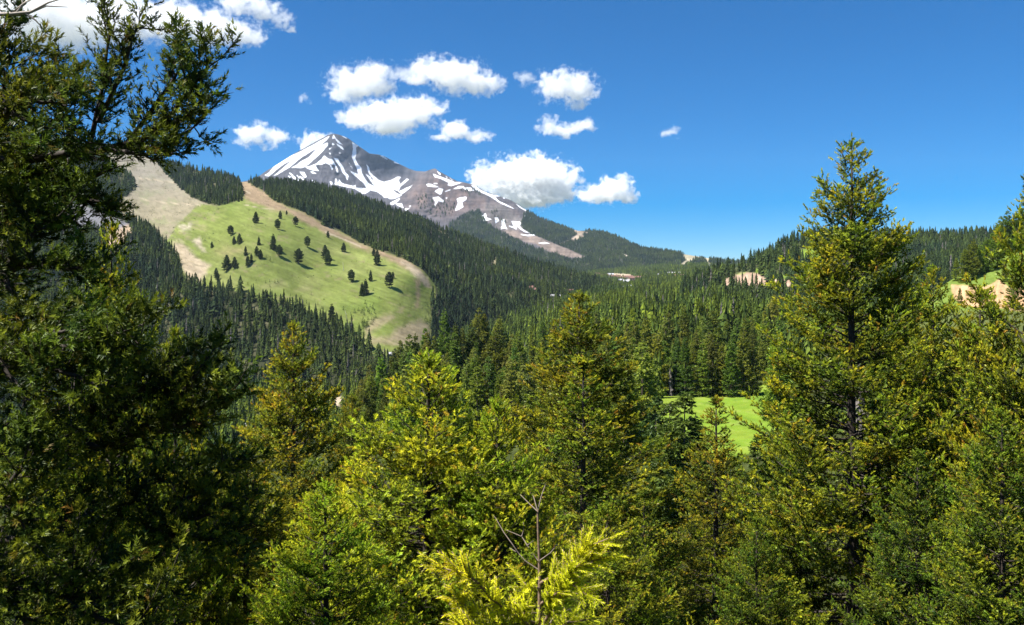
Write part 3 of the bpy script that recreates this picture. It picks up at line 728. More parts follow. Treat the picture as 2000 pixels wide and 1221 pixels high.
# the kinds of near fir
V_big = fir_meshes('big_fir', 11, 19.3, 4.4, 285, lambda u: min(1, 1.22 * (1 - u) ** .62), sprig=.165, dens=.15, side=.95, trunk_r=.24, bud=.015, low_up=-.05, top_up=.75, gap=.4)
V_olive = fir_meshes('olive_fir', 12, 15.6, 4.1, 235, broad, sprig=.155, dens=.145, side=.85, trunk_r=.20, bud=.02, gap=.4, top_up=.7)
V_bright = fir_meshes('bright_fir', 13, 6.9, 2.55, 190, broad, sprig=.112, dens=.10, side=.62, temps=TEMP_NEAR, trunk_r=.10, bud=.02, tip=.12, gap=.4, top_up=.75)
V_layer = fir_meshes('layered_fir', 14, 14.5, 3.6, 210, spire, sprig=.155, dens=.15, side=.8, trunk_r=.19, bud=.02, gap=.5, low_up=-.1, top_up=.5)
V_leaf = fir_meshes('open_fir', 15, 11.0, 3.1, 190, broad, sprig=.13, dens=.125, side=.75, trunk_r=.14, bud=.02, gap=.5, low_up=.05, top_up=.8)

def foot(px, Y):
    X = (px - 1000) / F * Y
    return X, Y, float(hz(X, Y)) - .15

def near_tree(mesh, H0, px, py, Y, label, color, rot, width=1.0, group='firs on the near hillside', name='fir_tree'):
    """apex seen at (px, py), standing on the hillside at distance Y"""
    x, y, z = foot(px, Y); top = (YH - py) / F * Y
    sc = (top - z) / H0
    return place_tree(name, mesh, (x, y, z), sc, rot, color, label, group, width=width)

OL = (1.08, .98, .75); GR = (.95, 1.08, .9); BR = (1.5, 1.5, 1.0); DK = (.8, .9, .85)  # DK puts the shade of the lower left firs into their needles
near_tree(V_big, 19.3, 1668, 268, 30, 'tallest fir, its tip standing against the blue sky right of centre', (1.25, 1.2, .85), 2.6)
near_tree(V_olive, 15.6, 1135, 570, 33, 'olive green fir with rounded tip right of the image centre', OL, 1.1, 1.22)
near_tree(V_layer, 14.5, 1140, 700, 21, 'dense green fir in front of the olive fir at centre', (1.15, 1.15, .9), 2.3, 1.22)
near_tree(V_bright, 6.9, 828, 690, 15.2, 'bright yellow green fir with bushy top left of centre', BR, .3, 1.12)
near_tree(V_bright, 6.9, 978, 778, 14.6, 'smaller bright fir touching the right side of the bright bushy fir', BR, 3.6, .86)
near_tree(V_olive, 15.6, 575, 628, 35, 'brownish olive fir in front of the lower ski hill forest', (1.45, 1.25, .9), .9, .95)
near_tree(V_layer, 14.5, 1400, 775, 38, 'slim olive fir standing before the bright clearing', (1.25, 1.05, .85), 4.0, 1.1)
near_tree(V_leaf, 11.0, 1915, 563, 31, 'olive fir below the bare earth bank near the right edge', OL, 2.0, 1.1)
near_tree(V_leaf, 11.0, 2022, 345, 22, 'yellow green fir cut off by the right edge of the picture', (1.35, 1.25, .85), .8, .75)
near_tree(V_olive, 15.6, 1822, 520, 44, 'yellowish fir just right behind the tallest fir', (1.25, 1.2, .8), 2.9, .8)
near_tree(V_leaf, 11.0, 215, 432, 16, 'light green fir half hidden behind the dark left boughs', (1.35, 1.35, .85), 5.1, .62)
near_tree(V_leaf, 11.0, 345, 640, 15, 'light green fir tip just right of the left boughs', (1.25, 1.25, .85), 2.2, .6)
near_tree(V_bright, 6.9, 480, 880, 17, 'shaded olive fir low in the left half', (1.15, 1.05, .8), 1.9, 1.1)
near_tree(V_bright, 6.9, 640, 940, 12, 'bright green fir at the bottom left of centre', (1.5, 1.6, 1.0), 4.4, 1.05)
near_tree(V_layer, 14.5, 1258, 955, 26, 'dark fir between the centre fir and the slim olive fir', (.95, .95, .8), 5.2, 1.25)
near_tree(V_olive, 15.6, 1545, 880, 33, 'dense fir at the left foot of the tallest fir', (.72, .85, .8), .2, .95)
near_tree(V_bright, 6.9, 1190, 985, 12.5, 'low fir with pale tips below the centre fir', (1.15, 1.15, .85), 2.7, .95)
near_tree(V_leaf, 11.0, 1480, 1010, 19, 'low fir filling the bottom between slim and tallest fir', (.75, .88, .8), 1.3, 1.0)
near_tree(V_leaf, 11.0, 1790, 880, 20, 'shaded fir at the right foot of the tallest fir', (.6, .75, .75), 3.3, 1.0)  # its shade is put into the darker needle tint
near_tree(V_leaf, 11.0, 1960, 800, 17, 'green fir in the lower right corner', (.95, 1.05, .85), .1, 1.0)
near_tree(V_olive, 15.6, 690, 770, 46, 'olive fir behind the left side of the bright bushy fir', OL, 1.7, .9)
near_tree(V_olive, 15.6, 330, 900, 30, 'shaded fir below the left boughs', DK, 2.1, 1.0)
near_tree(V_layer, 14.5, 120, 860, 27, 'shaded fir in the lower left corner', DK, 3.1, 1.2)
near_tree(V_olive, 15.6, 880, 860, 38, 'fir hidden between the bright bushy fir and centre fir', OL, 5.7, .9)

# filler firs further down the hillside, only seen through gaps
cnt = 0
for i in range(2000):
    px = random.uniform(80, 1980); Y = random.uniform(46, 150)
    lim_y = np.interp(px, [0, 300, 480, 560, 700, 760, 900, 1000, 1250, 1275, 1300, 1400, 1440, 1540, 1560, 1800, 2000], [880, 840, 860, 790, 810, 830, 820, 840, 850, 930, 975, 975, 930, 900, 830, 690, 640])
    x, y, z = foot(px, Y)
    H = random.uniform(9, 15); top = YH - (z + H) / Y * F
    if top < lim_y or top > lim_y + 170: continue
    k = random.choice([(V_layer, 14.5), (V_olive, 15.6), (V_leaf, 11.0)])
    c = random.uniform(.5, .95)  # needles darkened, painting shade into the depth between the nearer firs
    place_tree('fir_tree', k[0], (x, y, z), H / k[1], random.uniform(0, 6), (c * random.uniform(.85, 1.15), c, c * .85), 'fir low on the hillside, glimpsed between the larger near firs', 'firs glimpsed lower on the hillside', width=random.uniform(.8, 1.0))
    cnt += 1
    if cnt >= 64: break
#--PART3--
# ------------------------------------------------------------------ the dark near fir whose boughs enter from the left
NX, NY = -6.3, 8.6
nz = float(hz(NX, NY))
near = bpy.data.objects.new('fir_tree', None); near.location = (NX, NY, nz); col.objects.link(near)
tag(near, 'large shaded fir whose dark boughs reach in from the left edge', 'tree', 'firs on the near hillside')
mb = MB(); zz = np.linspace(-.3, 11.2, 12)
mb.tube(np.c_[.06 * np.sin(zz), .05 * np.cos(zz * 1.3), zz], .24 * (1 - zz / 11.4).clip(0) ** .8 + .02, 10)
link('trunk', mb.mesh('near_trunk', True), near, M_bark_dark)
near_inv = np.array((NX, NY, nz))
TEMP_BUSH = [needle_template(14, 970 + i, .52, .072, .5) for i in range(6)]
# the rest of its crown: boughs on the far and left sides, mostly outside the picture
_, cl_, cf_ = fir_meshes('near_crown', 78, 11.2, 3.0, 118, broad, sprig=.13, dens=.14, side=.75, temps=TEMP_BUSH, trunk_r=.2, bud=.01, z_bare=.02, low_up=.0)
cw = link('crown', cf_, near, M_near); cw.color = (.6, .66, .6, 1); cw['kind'] = 'stuff'  # low tint adds this fir's shade to its needle colour
lw = link('limbs', cl_, cw, M_bark_dark); lw['kind'] = 'stuff'
rN = np.random.default_rng(77)
def near_limb(pts, side, subs=(), dens=.036, sprig=.088, r0=.045, flat=.6, upright=.25, tip=0., inner=.15):
    """pts: (px,py,Y) photo path of the limb; the limb runs back to the trunk on its own"""
    W = [at(*p) for p in pts]
    z0 = W[0][2] - .25 * (W[0][0] - NX) * .3
    path = [np.array((NX, NY, z0))] + W
    def smooth(p, m):
        p = np.asarray(p); t = np.linspace(0, len(p) - 1, m)
        return np.stack([np.interp(t, np.arange(len(p)), p[:, i]) for i in range(3)], -1)
    side = side * 1.2
    path = smooth(path, 16) + np.c_[np.zeros(16), rN.normal(0, .02, 16), rN.normal(0, .012, 16)]
    L = np.linalg.norm(np.diff(path, axis=0), axis=1).sum(); first = np.linalg.norm(path[0] - W[0]) / L
    lim = MB(); t = np.linspace(0, 1, 16)
    lim.tube(path, r0 * (1 - t) ** .8 + .004, 6)
    PP = [bough(path, rN, side, dens, sprig, tip, upright, max(inner, first * .8), lim, .007, flat, .012)]
    for sp in subs:
        sp, ss = sp
        q = smooth([at(*p) for p in sp], 9) + rN.normal(0, .012, (9, 3))
        lim.tube(q, r0 * .5 * (1 - np.linspace(0, 1, 9)) ** .8 + .003, 5)
        PP.append(bough(q, rN, ss * 1.1, dens, sprig, tip, upright, .05, lim, .006, flat, .02))
        for k in range(5):                       # bushy side clumps
            f0 = rN.uniform(.25, .95); b0 = np.array([np.interp(f0 * 8, np.arange(9), q[:, i]) for i in range(3)])
            dd = unit(q[-1] - q[0]) * .6 + rN.normal(0, .55, 3) + UP * .25
            e0 = b0 + unit(dd) * rN.uniform(.28, .5) * (ss / .35)
            cl = smooth([b0, (b0 + e0) / 2 - UP * .02, e0 + UP * .04], 6)
            lim.tube(cl, np.linspace(.008, .003, 6), 4)
            PP.append(bough(cl, rN, .17, .032, sprig, tip, .3, .1, None, .005, .9, .03))
    P, D, ln, tint = (np.concatenate([p[j] for p in PP]) for j in range(4))
    tv, tt = sprigs_to_tris(P, D, ln, tint, TEMP_BUSH, rN)
    me = lim.mesh('near_limb', True); me.transform(__import__('mathutils').Matrix.Translation(-near_inv))
    l = link('limb', me, near, M_bark_dark)
    f = link('foliage', tris_mesh('near_foliage', tv - near_inv, {'tint': tt.ravel()}), l, M_near); f.color = (.62, .66, .6, 1)  # the boughs' shade is partly put into this low needle tint
    f['kind'] = 'stuff'
# upper bough with its upright and outreaching side branches
near_limb([(-40,318,8.2),(60,306,8.0),(150,298,7.9),(230,288,7.8),(300,262,7.7),(370,225,7.6),(425,180,7.5)], .50,
    [([(170,296,7.9),(195,220,7.8),(205,140,7.8),(215,60,7.8),(205,-20,7.8)], .34), ([(195,240,7.8),(225,160,7.7),(255,95,7.7),(275,25,7.7)], .30), ([(250,280,7.8),(310,200,7.7),(345,140,7.6),(362,82,7.6)], .34),
     ([(290,265,7.7),(350,205,7.6),(395,140,7.5),(412,105,7.5)], .30), ([(150,298,7.9),(130,240,8.1),(100,170,8.1),(90,100,8.1)], .34), ([(230,290,7.8),(310,288,7.6),(375,250,7.5),(405,215,7.5)], .28), ([(200,290,7.7),(270,300,7.5),(330,300,7.5),(352,290,7.5)], .14)])
near_limb([(-60,260,7.3),(0,235,7.2),(40,190,7.2),(70,150,7.2)], .55, [([(0,235,7.2),(10,160,7.3),(0,90,7.3)], .35), ([(30,200,7.2),(100,200,7.1),(140,160,7.1)], .32), ([(20,215,7.2),(90,250,7.1),(130,250,7.1)], .35)])
near_limb([(-60,120,8.8),(0,95,8.8),(40,80,8.8)], .35, [([(0,95,8.8),(30,40,8.8)], .2)], dens=.11)
near_limb([(-50,420,8.4),(30,405,8.2),(110,380,8.1),(180,345,8.0),(235,322,7.9)], .42, [([(60,400,8.2),(120,430,8.0),(170,440,7.9)], .35), ([(20,405,8.2),(40,350,8.2),(100,340,8.2)], .4), ([(110,385,8.1),(180,390,7.9),(215,400,7.9)], .3)])
near_limb([(-50,545,7.8),(20,525,7.6),(80,500,7.5),(140,505,7.4)], .52, [([(30,520,7.6),(60,460,7.6),(100,440,7.6)], .45), ([(0,530,7.6),(40,590,7.5),(110,620,7.4)], .5), ([(20,520,7.6),(0,450,7.8),(0,400,7.9)], .45), ([(90,505,7.5),(150,530,7.4),(180,520,7.4)], .25)])
near_limb([(-40,700,7.2),(40,690,7.1),(130,680,7.0),(220,690,6.9)], .55, [([(50,690,7.1),(110,650,7.0),(160,640,7.0)], .42), ([(60,700,7.1),(150,740,6.9),(230,760,6.8)], .48), ([(140,680,7.0),(220,650,6.9),(280,670,6.9)], .35), ([(0,700,7.1),(40,770,7.0),(100,810,6.9)], .5)])
near_limb([(-40,890,8.0),(60,880,7.9),(150,873,7.8),(235,868,7.7),(310,825,7.6),(380,780,7.5),(440,735,7.4)], .48,
    [([(240,866,7.7),(330,790,7.6),(390,720,7.5),(400,690,7.5)], .42), ([(160,872,7.8),(230,810,7.7),(290,745,7.6),(330,700,7.6)], .48), ([(280,845,7.6),(360,830,7.5),(430,810,7.4)], .30), ([(100,878,7.8),(160,820,7.8),(210,770,7.8)], .45), ([(330,815,7.6),(400,790,7.5),(452,770,7.4)], .3)])
near_limb([(-40,985,6.8),(0,975,6.7),(50,960,6.6)], .55, [([(0,975,6.7),(40,920,6.7),(60,900,6.7)], .3), ([(0,980,6.7),(50,1020,6.6)], .4)])
near_limb([(-20,1050,8.2),(60,1058,8.1),(150,1072,8.0),(230,1070,7.9),(330,1040,7.8),(420,1000,7.7),(510,950,7.6)], .48,
    [([(250,1068,7.9),(340,990,7.8),(420,930,7.7),(450,890,7.7)], .45), ([(150,1072,8.0),(230,1000,7.9),(290,940,7.9),(330,905,7.9)], .45), ([(320,1045,7.8),(420,1050,7.7),(500,1020,7.6)], .4), ([(100,1065,8.0),(130,1000,8.0),(150,960,8.0)], .42), ([(200,1072,7.9),(280,1110,7.8),(360,1120,7.7)], .45)])
near_limb([(-20,1150,7.2),(80,1160,7.1),(170,1165,7.0),(270,1170,6.9)], .58, [([(100,1160,7.1),(180,1110,7.0),(240,1090,7.0)], .45), ([(120,1165,7.0),(220,1220,6.9),(300,1230,6.8)], .55), ([(20,1155,7.1),(60,1220,7.0),(100,1260,7.0)], .55)])
# bare dead twigs at the upper left
dm = MB()
for tw in ([(-60,30,7.6),(20,28,7.6),(60,24,7.6),(95,5,7.6),(130,-5,7.6)], [(60,24,7.6),(90,12,7.6),(133,14,7.6)], [(50,26,7.6),(70,40,7.6),(86,58,7.6)], [(20,28,7.6),(50,4,7.6),(70,-5,7.6)], [(30,28,7.6),(45,8,7.6),(42,0,7.6)]):
    q = np.array([at(*p) for p in tw]) - near_inv
    dm.tube(q, np.linspace(.011 if tw[0][0] > -10 else .022, .003, len(q)), 5)
link('dead_twig', dm.mesh('dead_twig', True), near, M_dead)

M_twig = plain_mat('dead_twig', (.21, .165, .13), 20, .4)
# ------------------------------------------------------------------ the sapling with a bare leader at the bottom
sx = at(1052, 1100, 5.4); sap = bpy.data.objects.new('fir_sapling', None)
sb = np.array((sx[0], 5.4, float(hz(sx[0], 5.4)) - .05)); sap.location = sb; col.objects.link(sap)
tag(sap, 'young yellow green fir with a bare dead leader at the bottom centre', 'sapling')
def S(px, py, Y=5.4): return at(px, py, Y) - sb
mb = MB(); pts = [np.zeros(3), S(1056, 1330), S(1053, 1221), S(1054, 1130), S(1053, 1090), S(1051, 1040), S(1050, 1000), S(1051, 996)]
mb.tube(pts, [.026, .018, .012, .010, .0085, .007, .006, .004], 8)
link('stem', mb.mesh('sapling_stem', True), sap, M_stem)
for tw in ([(1051,996),(1057,970),(1064,950),(1066,944)], [(1049,998),(1035,985),(1016,966)], [(1049,995),(1042,970),(1036,962)], [(1051,1096),(1028,1062),(1019,1048),(988,1035)], [(1019,1048),(1023,1030),(1022,1020)], [(1052,1113),(1025,1095),(1012,1080),(995,1070)], [(1013,1081),(1000,1062),(984,1040),(968,1012),(963,1006)],
           [(1054,1095),(1075,1080),(1090,1062)], [(1029,1066),(1042,1056)], [(1062,1221),(1082,1190),(1097,1165),(1093,1140)], [(1072,1221),(1096,1180),(1100,1163)], [(1040,1196),(1065,1202),(1095,1212)], [(1056,1200),(1068,1180),(1066,1158)], [(1010,1221),(1000,1205),(985,1190),(960,1178)], [(1090,1200),(1117,1188)], [(1020,1221),(1006,1200),(998,1205)]):
    mb = MB(); q = [S(x, y, 5.4 + .03 * k + random.uniform(-.03, .03)) for k, (x, y) in enumerate(tw)]
    mb.tube(q, np.linspace(.0040, .0016, len(q)), 5)
    link('dead_twig', mb.mesh('sapling_twig', True), sap, M_twig)
rs = np.random.default_rng(5)
TEMP_SAP = []
for i in range(4):
    T = []
    for k in range(46):
        s_ = k / 46; sd = 1 if k % 2 else -1; a = rs.normal(0, .8) + (0 if sd > 0 else math.pi)
        w = .032; u, v = math.cos(a), math.sin(a); e = s_ + .12 + rs.uniform(0, .1); rd = .20 * rs.uniform(.6, 1.15) * (1 - .3 * s_)
        T.append([(s_, -v * w, u * w), (s_ + .03, v * w, -u * w), (e, u * rd, v * rd)])
    TEMP_SAP.append(np.array(T))
def sap_branch(pts, shoots):
    W = [S(*p) for p in pts]
    lim = MB(); lim.tube(W, np.linspace(.010, .004, len(W)), 5)
    P, D, Ln = [], [], []
    Wn = np.array(W); seg = np.r_[0, np.cumsum(np.linalg.norm(np.diff(Wn, axis=0), axis=1))]
    for j in range(int(shoots * 1.5)):
        t = rs.uniform(.12, 1.0) if j else 1.0
        p = np.array([np.interp(t * seg[-1], seg, Wn[:, i]) for i in range(3)])
        q = np.array([np.interp(min(1, t + .1) * seg[-1], seg, Wn[:, i]) for i in range(3)]) - np.array([np.interp((t - .1) * seg[-1], seg, Wn[:, i]) for i in range(3)])
        ax = unit(q); lat = np.array((ax[2], rs.normal(0, .6), -ax[0])); lat = unit(lat)
        d = unit(ax + lat * (1 if j % 2 else -1) * rs.uniform(.5, 1.1) + np.array((0, rs.normal(0, .5), rs.uniform(-.1, .35)))) if j else ax
        l = rs.uniform(.06, .15); n_ = 1
        p1 = p + d * l * rs.uniform(.1, .5)
        lim.tube([p, p1 + d * l * .9], [.003, .0018], 4)
        P += [p1 - d * l * .3]; D += [d]; Ln += [l * 1.05]
    P, D, Ln = map(np.array, (P, D, Ln))
    # needles of a fir shoot lie in a flat comb: roll so that the comb faces up
    n_ = len(P); D = unit(D); U = unit(np.cross(D, np.array([0, -.45, 1.]))); V = np.cross(D, U)
    out = []; tt = []
    for j in range(n_):
        T = TEMP_SAP[j % 4]
        out.append(P[j] + Ln[j] * (T[..., 0:1] * D[j] + T[..., 1:2] * U[j] + T[..., 2:3] * V[j])); tt.append(np.full((len(T), 3), rs.uniform(.6, 1.05)))
    b = link('branch', lim.mesh('sapling_branch', True), sap, M_stem)
    f = link('foliage', tris_mesh('sapling_foliage', np.concatenate(out), {'tint': np.concatenate(tt).ravel()}), b, M_near); f.color = (1.9, 1.85, 1.0, 1); f['kind'] = 'stuff'
for pts, k in (([(1054,1221,5.4),(1000,1200,5.2),(960,1170,5.1),(930,1135,5.0),(905,1118,5.0),(872,1112,4.95)], 60), ([(1050,1260,5.4),(990,1225,5.2),(940,1200,5.1),(910,1185,5.05),(898,1168,5.0)], 55), ([(1054,1230,5.4),(1085,1180,5.3),(1110,1140,5.2),(1125,1100,5.2),(1145,1068,5.15),(1180,1055,5.1)], 62),
               ([(1056,1180,5.4),(1085,1160,5.25),(1115,1140,5.2),(1150,1165,5.1)], 46), ([(1054,1140,5.4),(1080,1125,5.3),(1110,1115,5.2),(1140,1100,5.15),(1175,1090,5.1)], 48), ([(1052,1150,5.4),(1035,1145,5.2),(1030,1150,5.1)], 10), ([(1054,1240,5.4),(1020,1210,5.2),(1028,1185,5.15)], 18), ([(1054,1260,5.4),(1110,1215,5.1),(1150,1210,5.0)], 30), ([(1050,1260,5.3),(960,1240,5.0),(900,1225,4.9)], 40)):
    sap_branch(pts, k)

# ------------------------------------------------------------------ mid-distance conifers (knoll, bank, ski meadow)
TEMP_MID = [needle_template(6, 1000 + i, .6, .17, .65) for i in range(5)]
def mid_meshes(name, seed, H, Rad, nb, shape, z_bare=.03, per=34, trunk_r=.18, low_up=-.3, top_up=.5, tuft=.62):
    r = np.random.default_rng(seed); mb = MB()
    mb.tube([(0, 0, -.5), (0, 0, H * .5), (0, 0, H)], [trunk_r, trunk_r * .6, .02], 6)
    PP, DD, LL, TT = [], [], [], []
    us = np.sort(z_bare + (1 - z_bare) * r.random(nb) ** .9 * .995)
    for i, u in enumerate(us):
        phi = i * 2.39996 + r.normal(0, .4); L = max(.12, Rad * shape(u) * r.uniform(.65, 1.2))
        up = low_up + (top_up - low_up) * u ** 1.4 + r.normal(0, .1)
        m = max(3, int(per * (.25 + .75 * L / Rad))); t = r.uniform(.12, 1, m) ** .8
        hd = np.array((math.cos(phi), math.sin(phi), 0)); ld = np.array((-math.sin(phi), math.cos(phi), 0))
        w = (r.random(m) - .5) * (1 - t * .6) * L * .55
        p = np.array((0, 0, u * H)) + hd * (L * t)[:, None] + ld * w[:, None] + UP * (L * (up * t - .18 * np.sin(math.pi * t) + .12 * t ** 2))[:, None] + UP * r.normal(0, .05, (m, 1)) * L
        PP.append(p); DD.append(hd * .8 + ld * np.sign(w)[:, None] * r.uniform(.1, .8, (m, 1)) + UP * r.normal(.0, .3, (m, 1)))
        LL.append(tuft * r.uniform(.6, 1.2, m) * (.55 + .45 * min(1, L / (.6 * Rad)))); TT.append(np.clip(.2 + .6 * t + r.normal(0, .2, m), 0, 1))
    k = 6; PP.append(np.c_[np.zeros(k), np.zeros(k), r.uniform(.95, 1, k) * H]); DD.append(r.normal(0, .3, (k, 3)) + UP); LL.append(np.full(k, tuft * .55)); TT.append(np.full(k, .6))
    tv, tt = sprigs_to_tris(np.concatenate(PP), np.concatenate(DD), np.concatenate(LL), np.concatenate(TT), TEMP_MID, r)
    return mb.mesh(name + '_trunk', True), None, tris_mesh(name + '_crown', tv, {'tint': tt.ravel()})
MIDM = (M_bark, M_bark, M_mid)
MID = [mid_meshes('conifer_a', 21, 18, 3.0, 130, spire), mid_meshes('conifer_b', 22, 18, 2.5, 125, slim), mid_meshes('conifer_c', 23, 18, 3.4, 130, broad), mid_meshes('conifer_d', 24, 18, 2.8, 120, spire, low_up=-.1), mid_meshes('conifer_e', 25, 18, 2.1, 120, slim)]
OPENM = [mid_meshes('meadow_a', 31, 14, 3.2, 90, lambda u: min(1, 1.9 * (1 - u) ** .7) * min(1, .55 + u * 1.6), .16, 46, .3, low_up=-.1, tuft=.85), mid_meshes('meadow_b', 32, 14, 2.9, 90, broad, .10, 46, .3, tuft=.85), mid_meshes('meadow_c', 33, 14, 2.6, 90, spire, .06, 46, .28, tuft=.85)]

# individual conifers on the knoll: sampled from the near front to the crest
KN_TREES = []
def kn_ok(px, py, gap):
    return all((px - a) ** 2 / 1.0 + ((py - b) * 2.2) ** 2 > gap ** 2 for a, b, *_ in KN_TREES)
def kn_add(px, py, h, v=None, c=None):
    p = on_land('knoll', px, py); KN_TREES.append((px, py, p, h, v, c))
# the row along the back edge of the clearing, from the photograph
for px, py, h in ((1285,772,22),(1300,752,24),(1322,768,19),(1338,775,20),(1356,768,18),(1372,776,19),(1392,772,21),(1410,774,18),(1428,776,20),(1452,772,23),(1470,770,17),(1487,742,15),(1262,745,25),(1240,760,24),(1335,742,22),(1402,748,22),(1440,745,24),(1470,735,20),(1226,725,22),(1500,700,16),(1488,722,20)):
    kn_add(px, py, h)
# the pointed trees that break the skyline of the stand
for px, top in ((868,600),(903,640),(935,600),(946,612),(975,615),(955,640),(990,650),(1012,652),(1060,620),(1040,648),(890,628),(830,640),(848,655),(800,652),(782,664),(768,684),(745,690),(722,712),(705,740),(690,760),(812,650),(920,632),(1180,640),(1205,640),(1240,640),(1290,645),(1225,636),(1260,648),(1320,640),(1360,645),(1340,632),(1385,628),(1420,622),(1405,640),(1450,630),(1475,618),(1512,575),(1495,600),(1530,590)):
    by = float(kn_sky(px)) + 4
    p = on_land('knoll', px, by); KN_TREES.append((px, by, p, max(9, (by - top) / F * p[1]), None, None))
tries = 0
while len(KN_TREES) < 205 and tries < 9000:
    tries += 1
    px = random.uniform(650, 1560); py = random.uniform(float(kn_sky(px)) + 2, 890)
    if pdist(np.array([px]), np.array([py]), KN_MEADOW)[0] > -5 or pdist(np.array([px]), np.array([py]), KN_SLOPE)[0] > -3: continue
    if px > 1490 and py < 720: continue
    if not kn_ok(px, py, 17): continue
    kn_add(px, py, random.uniform(14, 24) * (1.08 if px > 1180 else .95))
def nth(k): return '%d%s' % (k, 'th' if 10 <= k % 100 <= 20 else {1: 'st', 2: 'nd', 3: 'rd'}.get(k % 10, 'th'))
rank_b = {i: k + 1 for k, i in enumerate(sorted(range(21), key=lambda i: KN_TREES[i][0]))}
rank_c = {i: k + 1 for k, i in enumerate(sorted(range(21, 59), key=lambda i: KN_TREES[i][0]))}
n_main = len(KN_TREES)
for k in range(34):                              # low firs closing the near side of the clearing
    px = 1262 + 300 * (k + random.uniform(-.4, .4)) / 34; py = random.uniform(940, 995)
    kn_add(px, py, random.uniform(3.5, 6))
for i, (px, py, p, h, v, c) in enumerate(KN_TREES):
    m = MID[random.randrange(5)]
    g = random.uniform(.75, 1.3); c = (g * random.uniform(.8, 1.35), g * random.uniform(.95, 1.15), g * random.uniform(.7, 1.3))
    if i < 21: lb, gr = 'tall conifer at the back edge of the bright clearing, %s from the left' % nth(rank_b[i]), 'conifers along the back of the clearing'
    elif i < 59: lb, gr = 'pointed conifer on the crest of the knoll stand, %s from the left' % nth(rank_c[i]), 'conifers on the knoll crest'
    elif i >= n_main: lb, gr = 'low green fir closing the near side of the bright clearing', 'low firs below the clearing'
    elif px < 1180: lb, gr = 'green conifer in the dense stand behind the bright bushy fir', 'conifers on the left flank of the knoll'
    else: lb, gr = 'green conifer deep in the stand above the clearing', 'conifers in the stand above the clearing'
    place_tree('conifer', m, tuple(p - np.array((0, 0, .3))), h / 18, random.uniform(0, 6), c, lb, gr, mats=MIDM, width=random.uniform(.95, 1.3))
# slender firs at the near edge of the clearing
for px, py, Y, k, w, lb, c in ((1308, 790, 112, 1, 1.35, 'slender dark fir at the left edge of the clearing', (.55, .62, .7)), (1337, 772, 105, 1, 1.4, 'slender dark fir just left of the slim olive fir', (.55, .62, .65)), (1281, 776, 120, 0, 1.2, 'bluish slender fir leftmost before the clearing', (.5, .66, .9)), (1358, 810, 118, 4, .8, 'thinnest young fir at the clearing edge', (.6, .7, .6)), (1480, 850, 90, 0, 1.0, 'dark pointed fir at the lower right edge of the clearing', (.6, .68, .65)), (1510, 838, 120, 3, .95, 'green fir right of the dark pointed fir at the clearing', (.7, .75, .6))):
    x, y, z = foot(px, Y); H = (YH - py) / F * Y - z
    place_tree('fir_tree', MID[k], (x, y, z), H / 18, px * 1.7, c, lb, 'slender firs at the clearing', mats=MIDM, width=w)
# trees on the grassy bank at the right
for px, py, h, lb in ((1868,548,11,'leftmost round conifer above the bare bank'),(1884,552,16,'dark conifer left of the grass above the bare bank'),(1893,548,17,'tall conifer left of the grass above the bare bank'),(1902,540,18,'tallest of the dark conifers beside the bank grass'),(1915,535,15,'light conifer at the top of the bank grass'),(1926,532,17,'conifer in the middle of the bank group'),(1938,528,18,'broad conifer right of the middle of the bank group'),(1950,524,16,'conifer at the right of the bank group'),(1955,500,20,'high conifer on the upper bank against the sky'),(1968,498,22,'highest conifer on the upper bank near the right edge'),(1985,490,20,'conifer on the upper bank at the right edge'),(1998,482,22,'conifer cut by the right edge on the bank'),(1875,592,7,'small conifer at the foot of the bare bank'),(1962,552,10,'bushy dark conifer on the bare earth'),(1980,600,13,'dark conifer low on the bare bank')):
    p = on_land('grassy_bank', px, py)
    place_tree('conifer', MID[random.choice((0, 2, 3))], tuple(p - np.array((0, 0, .3))), h / 18, random.uniform(0, 6), (1.0 * random.uniform(.9, 1.4), 1.15, .8), lb, 'conifers on the bank', mats=MIDM, width=1.25)
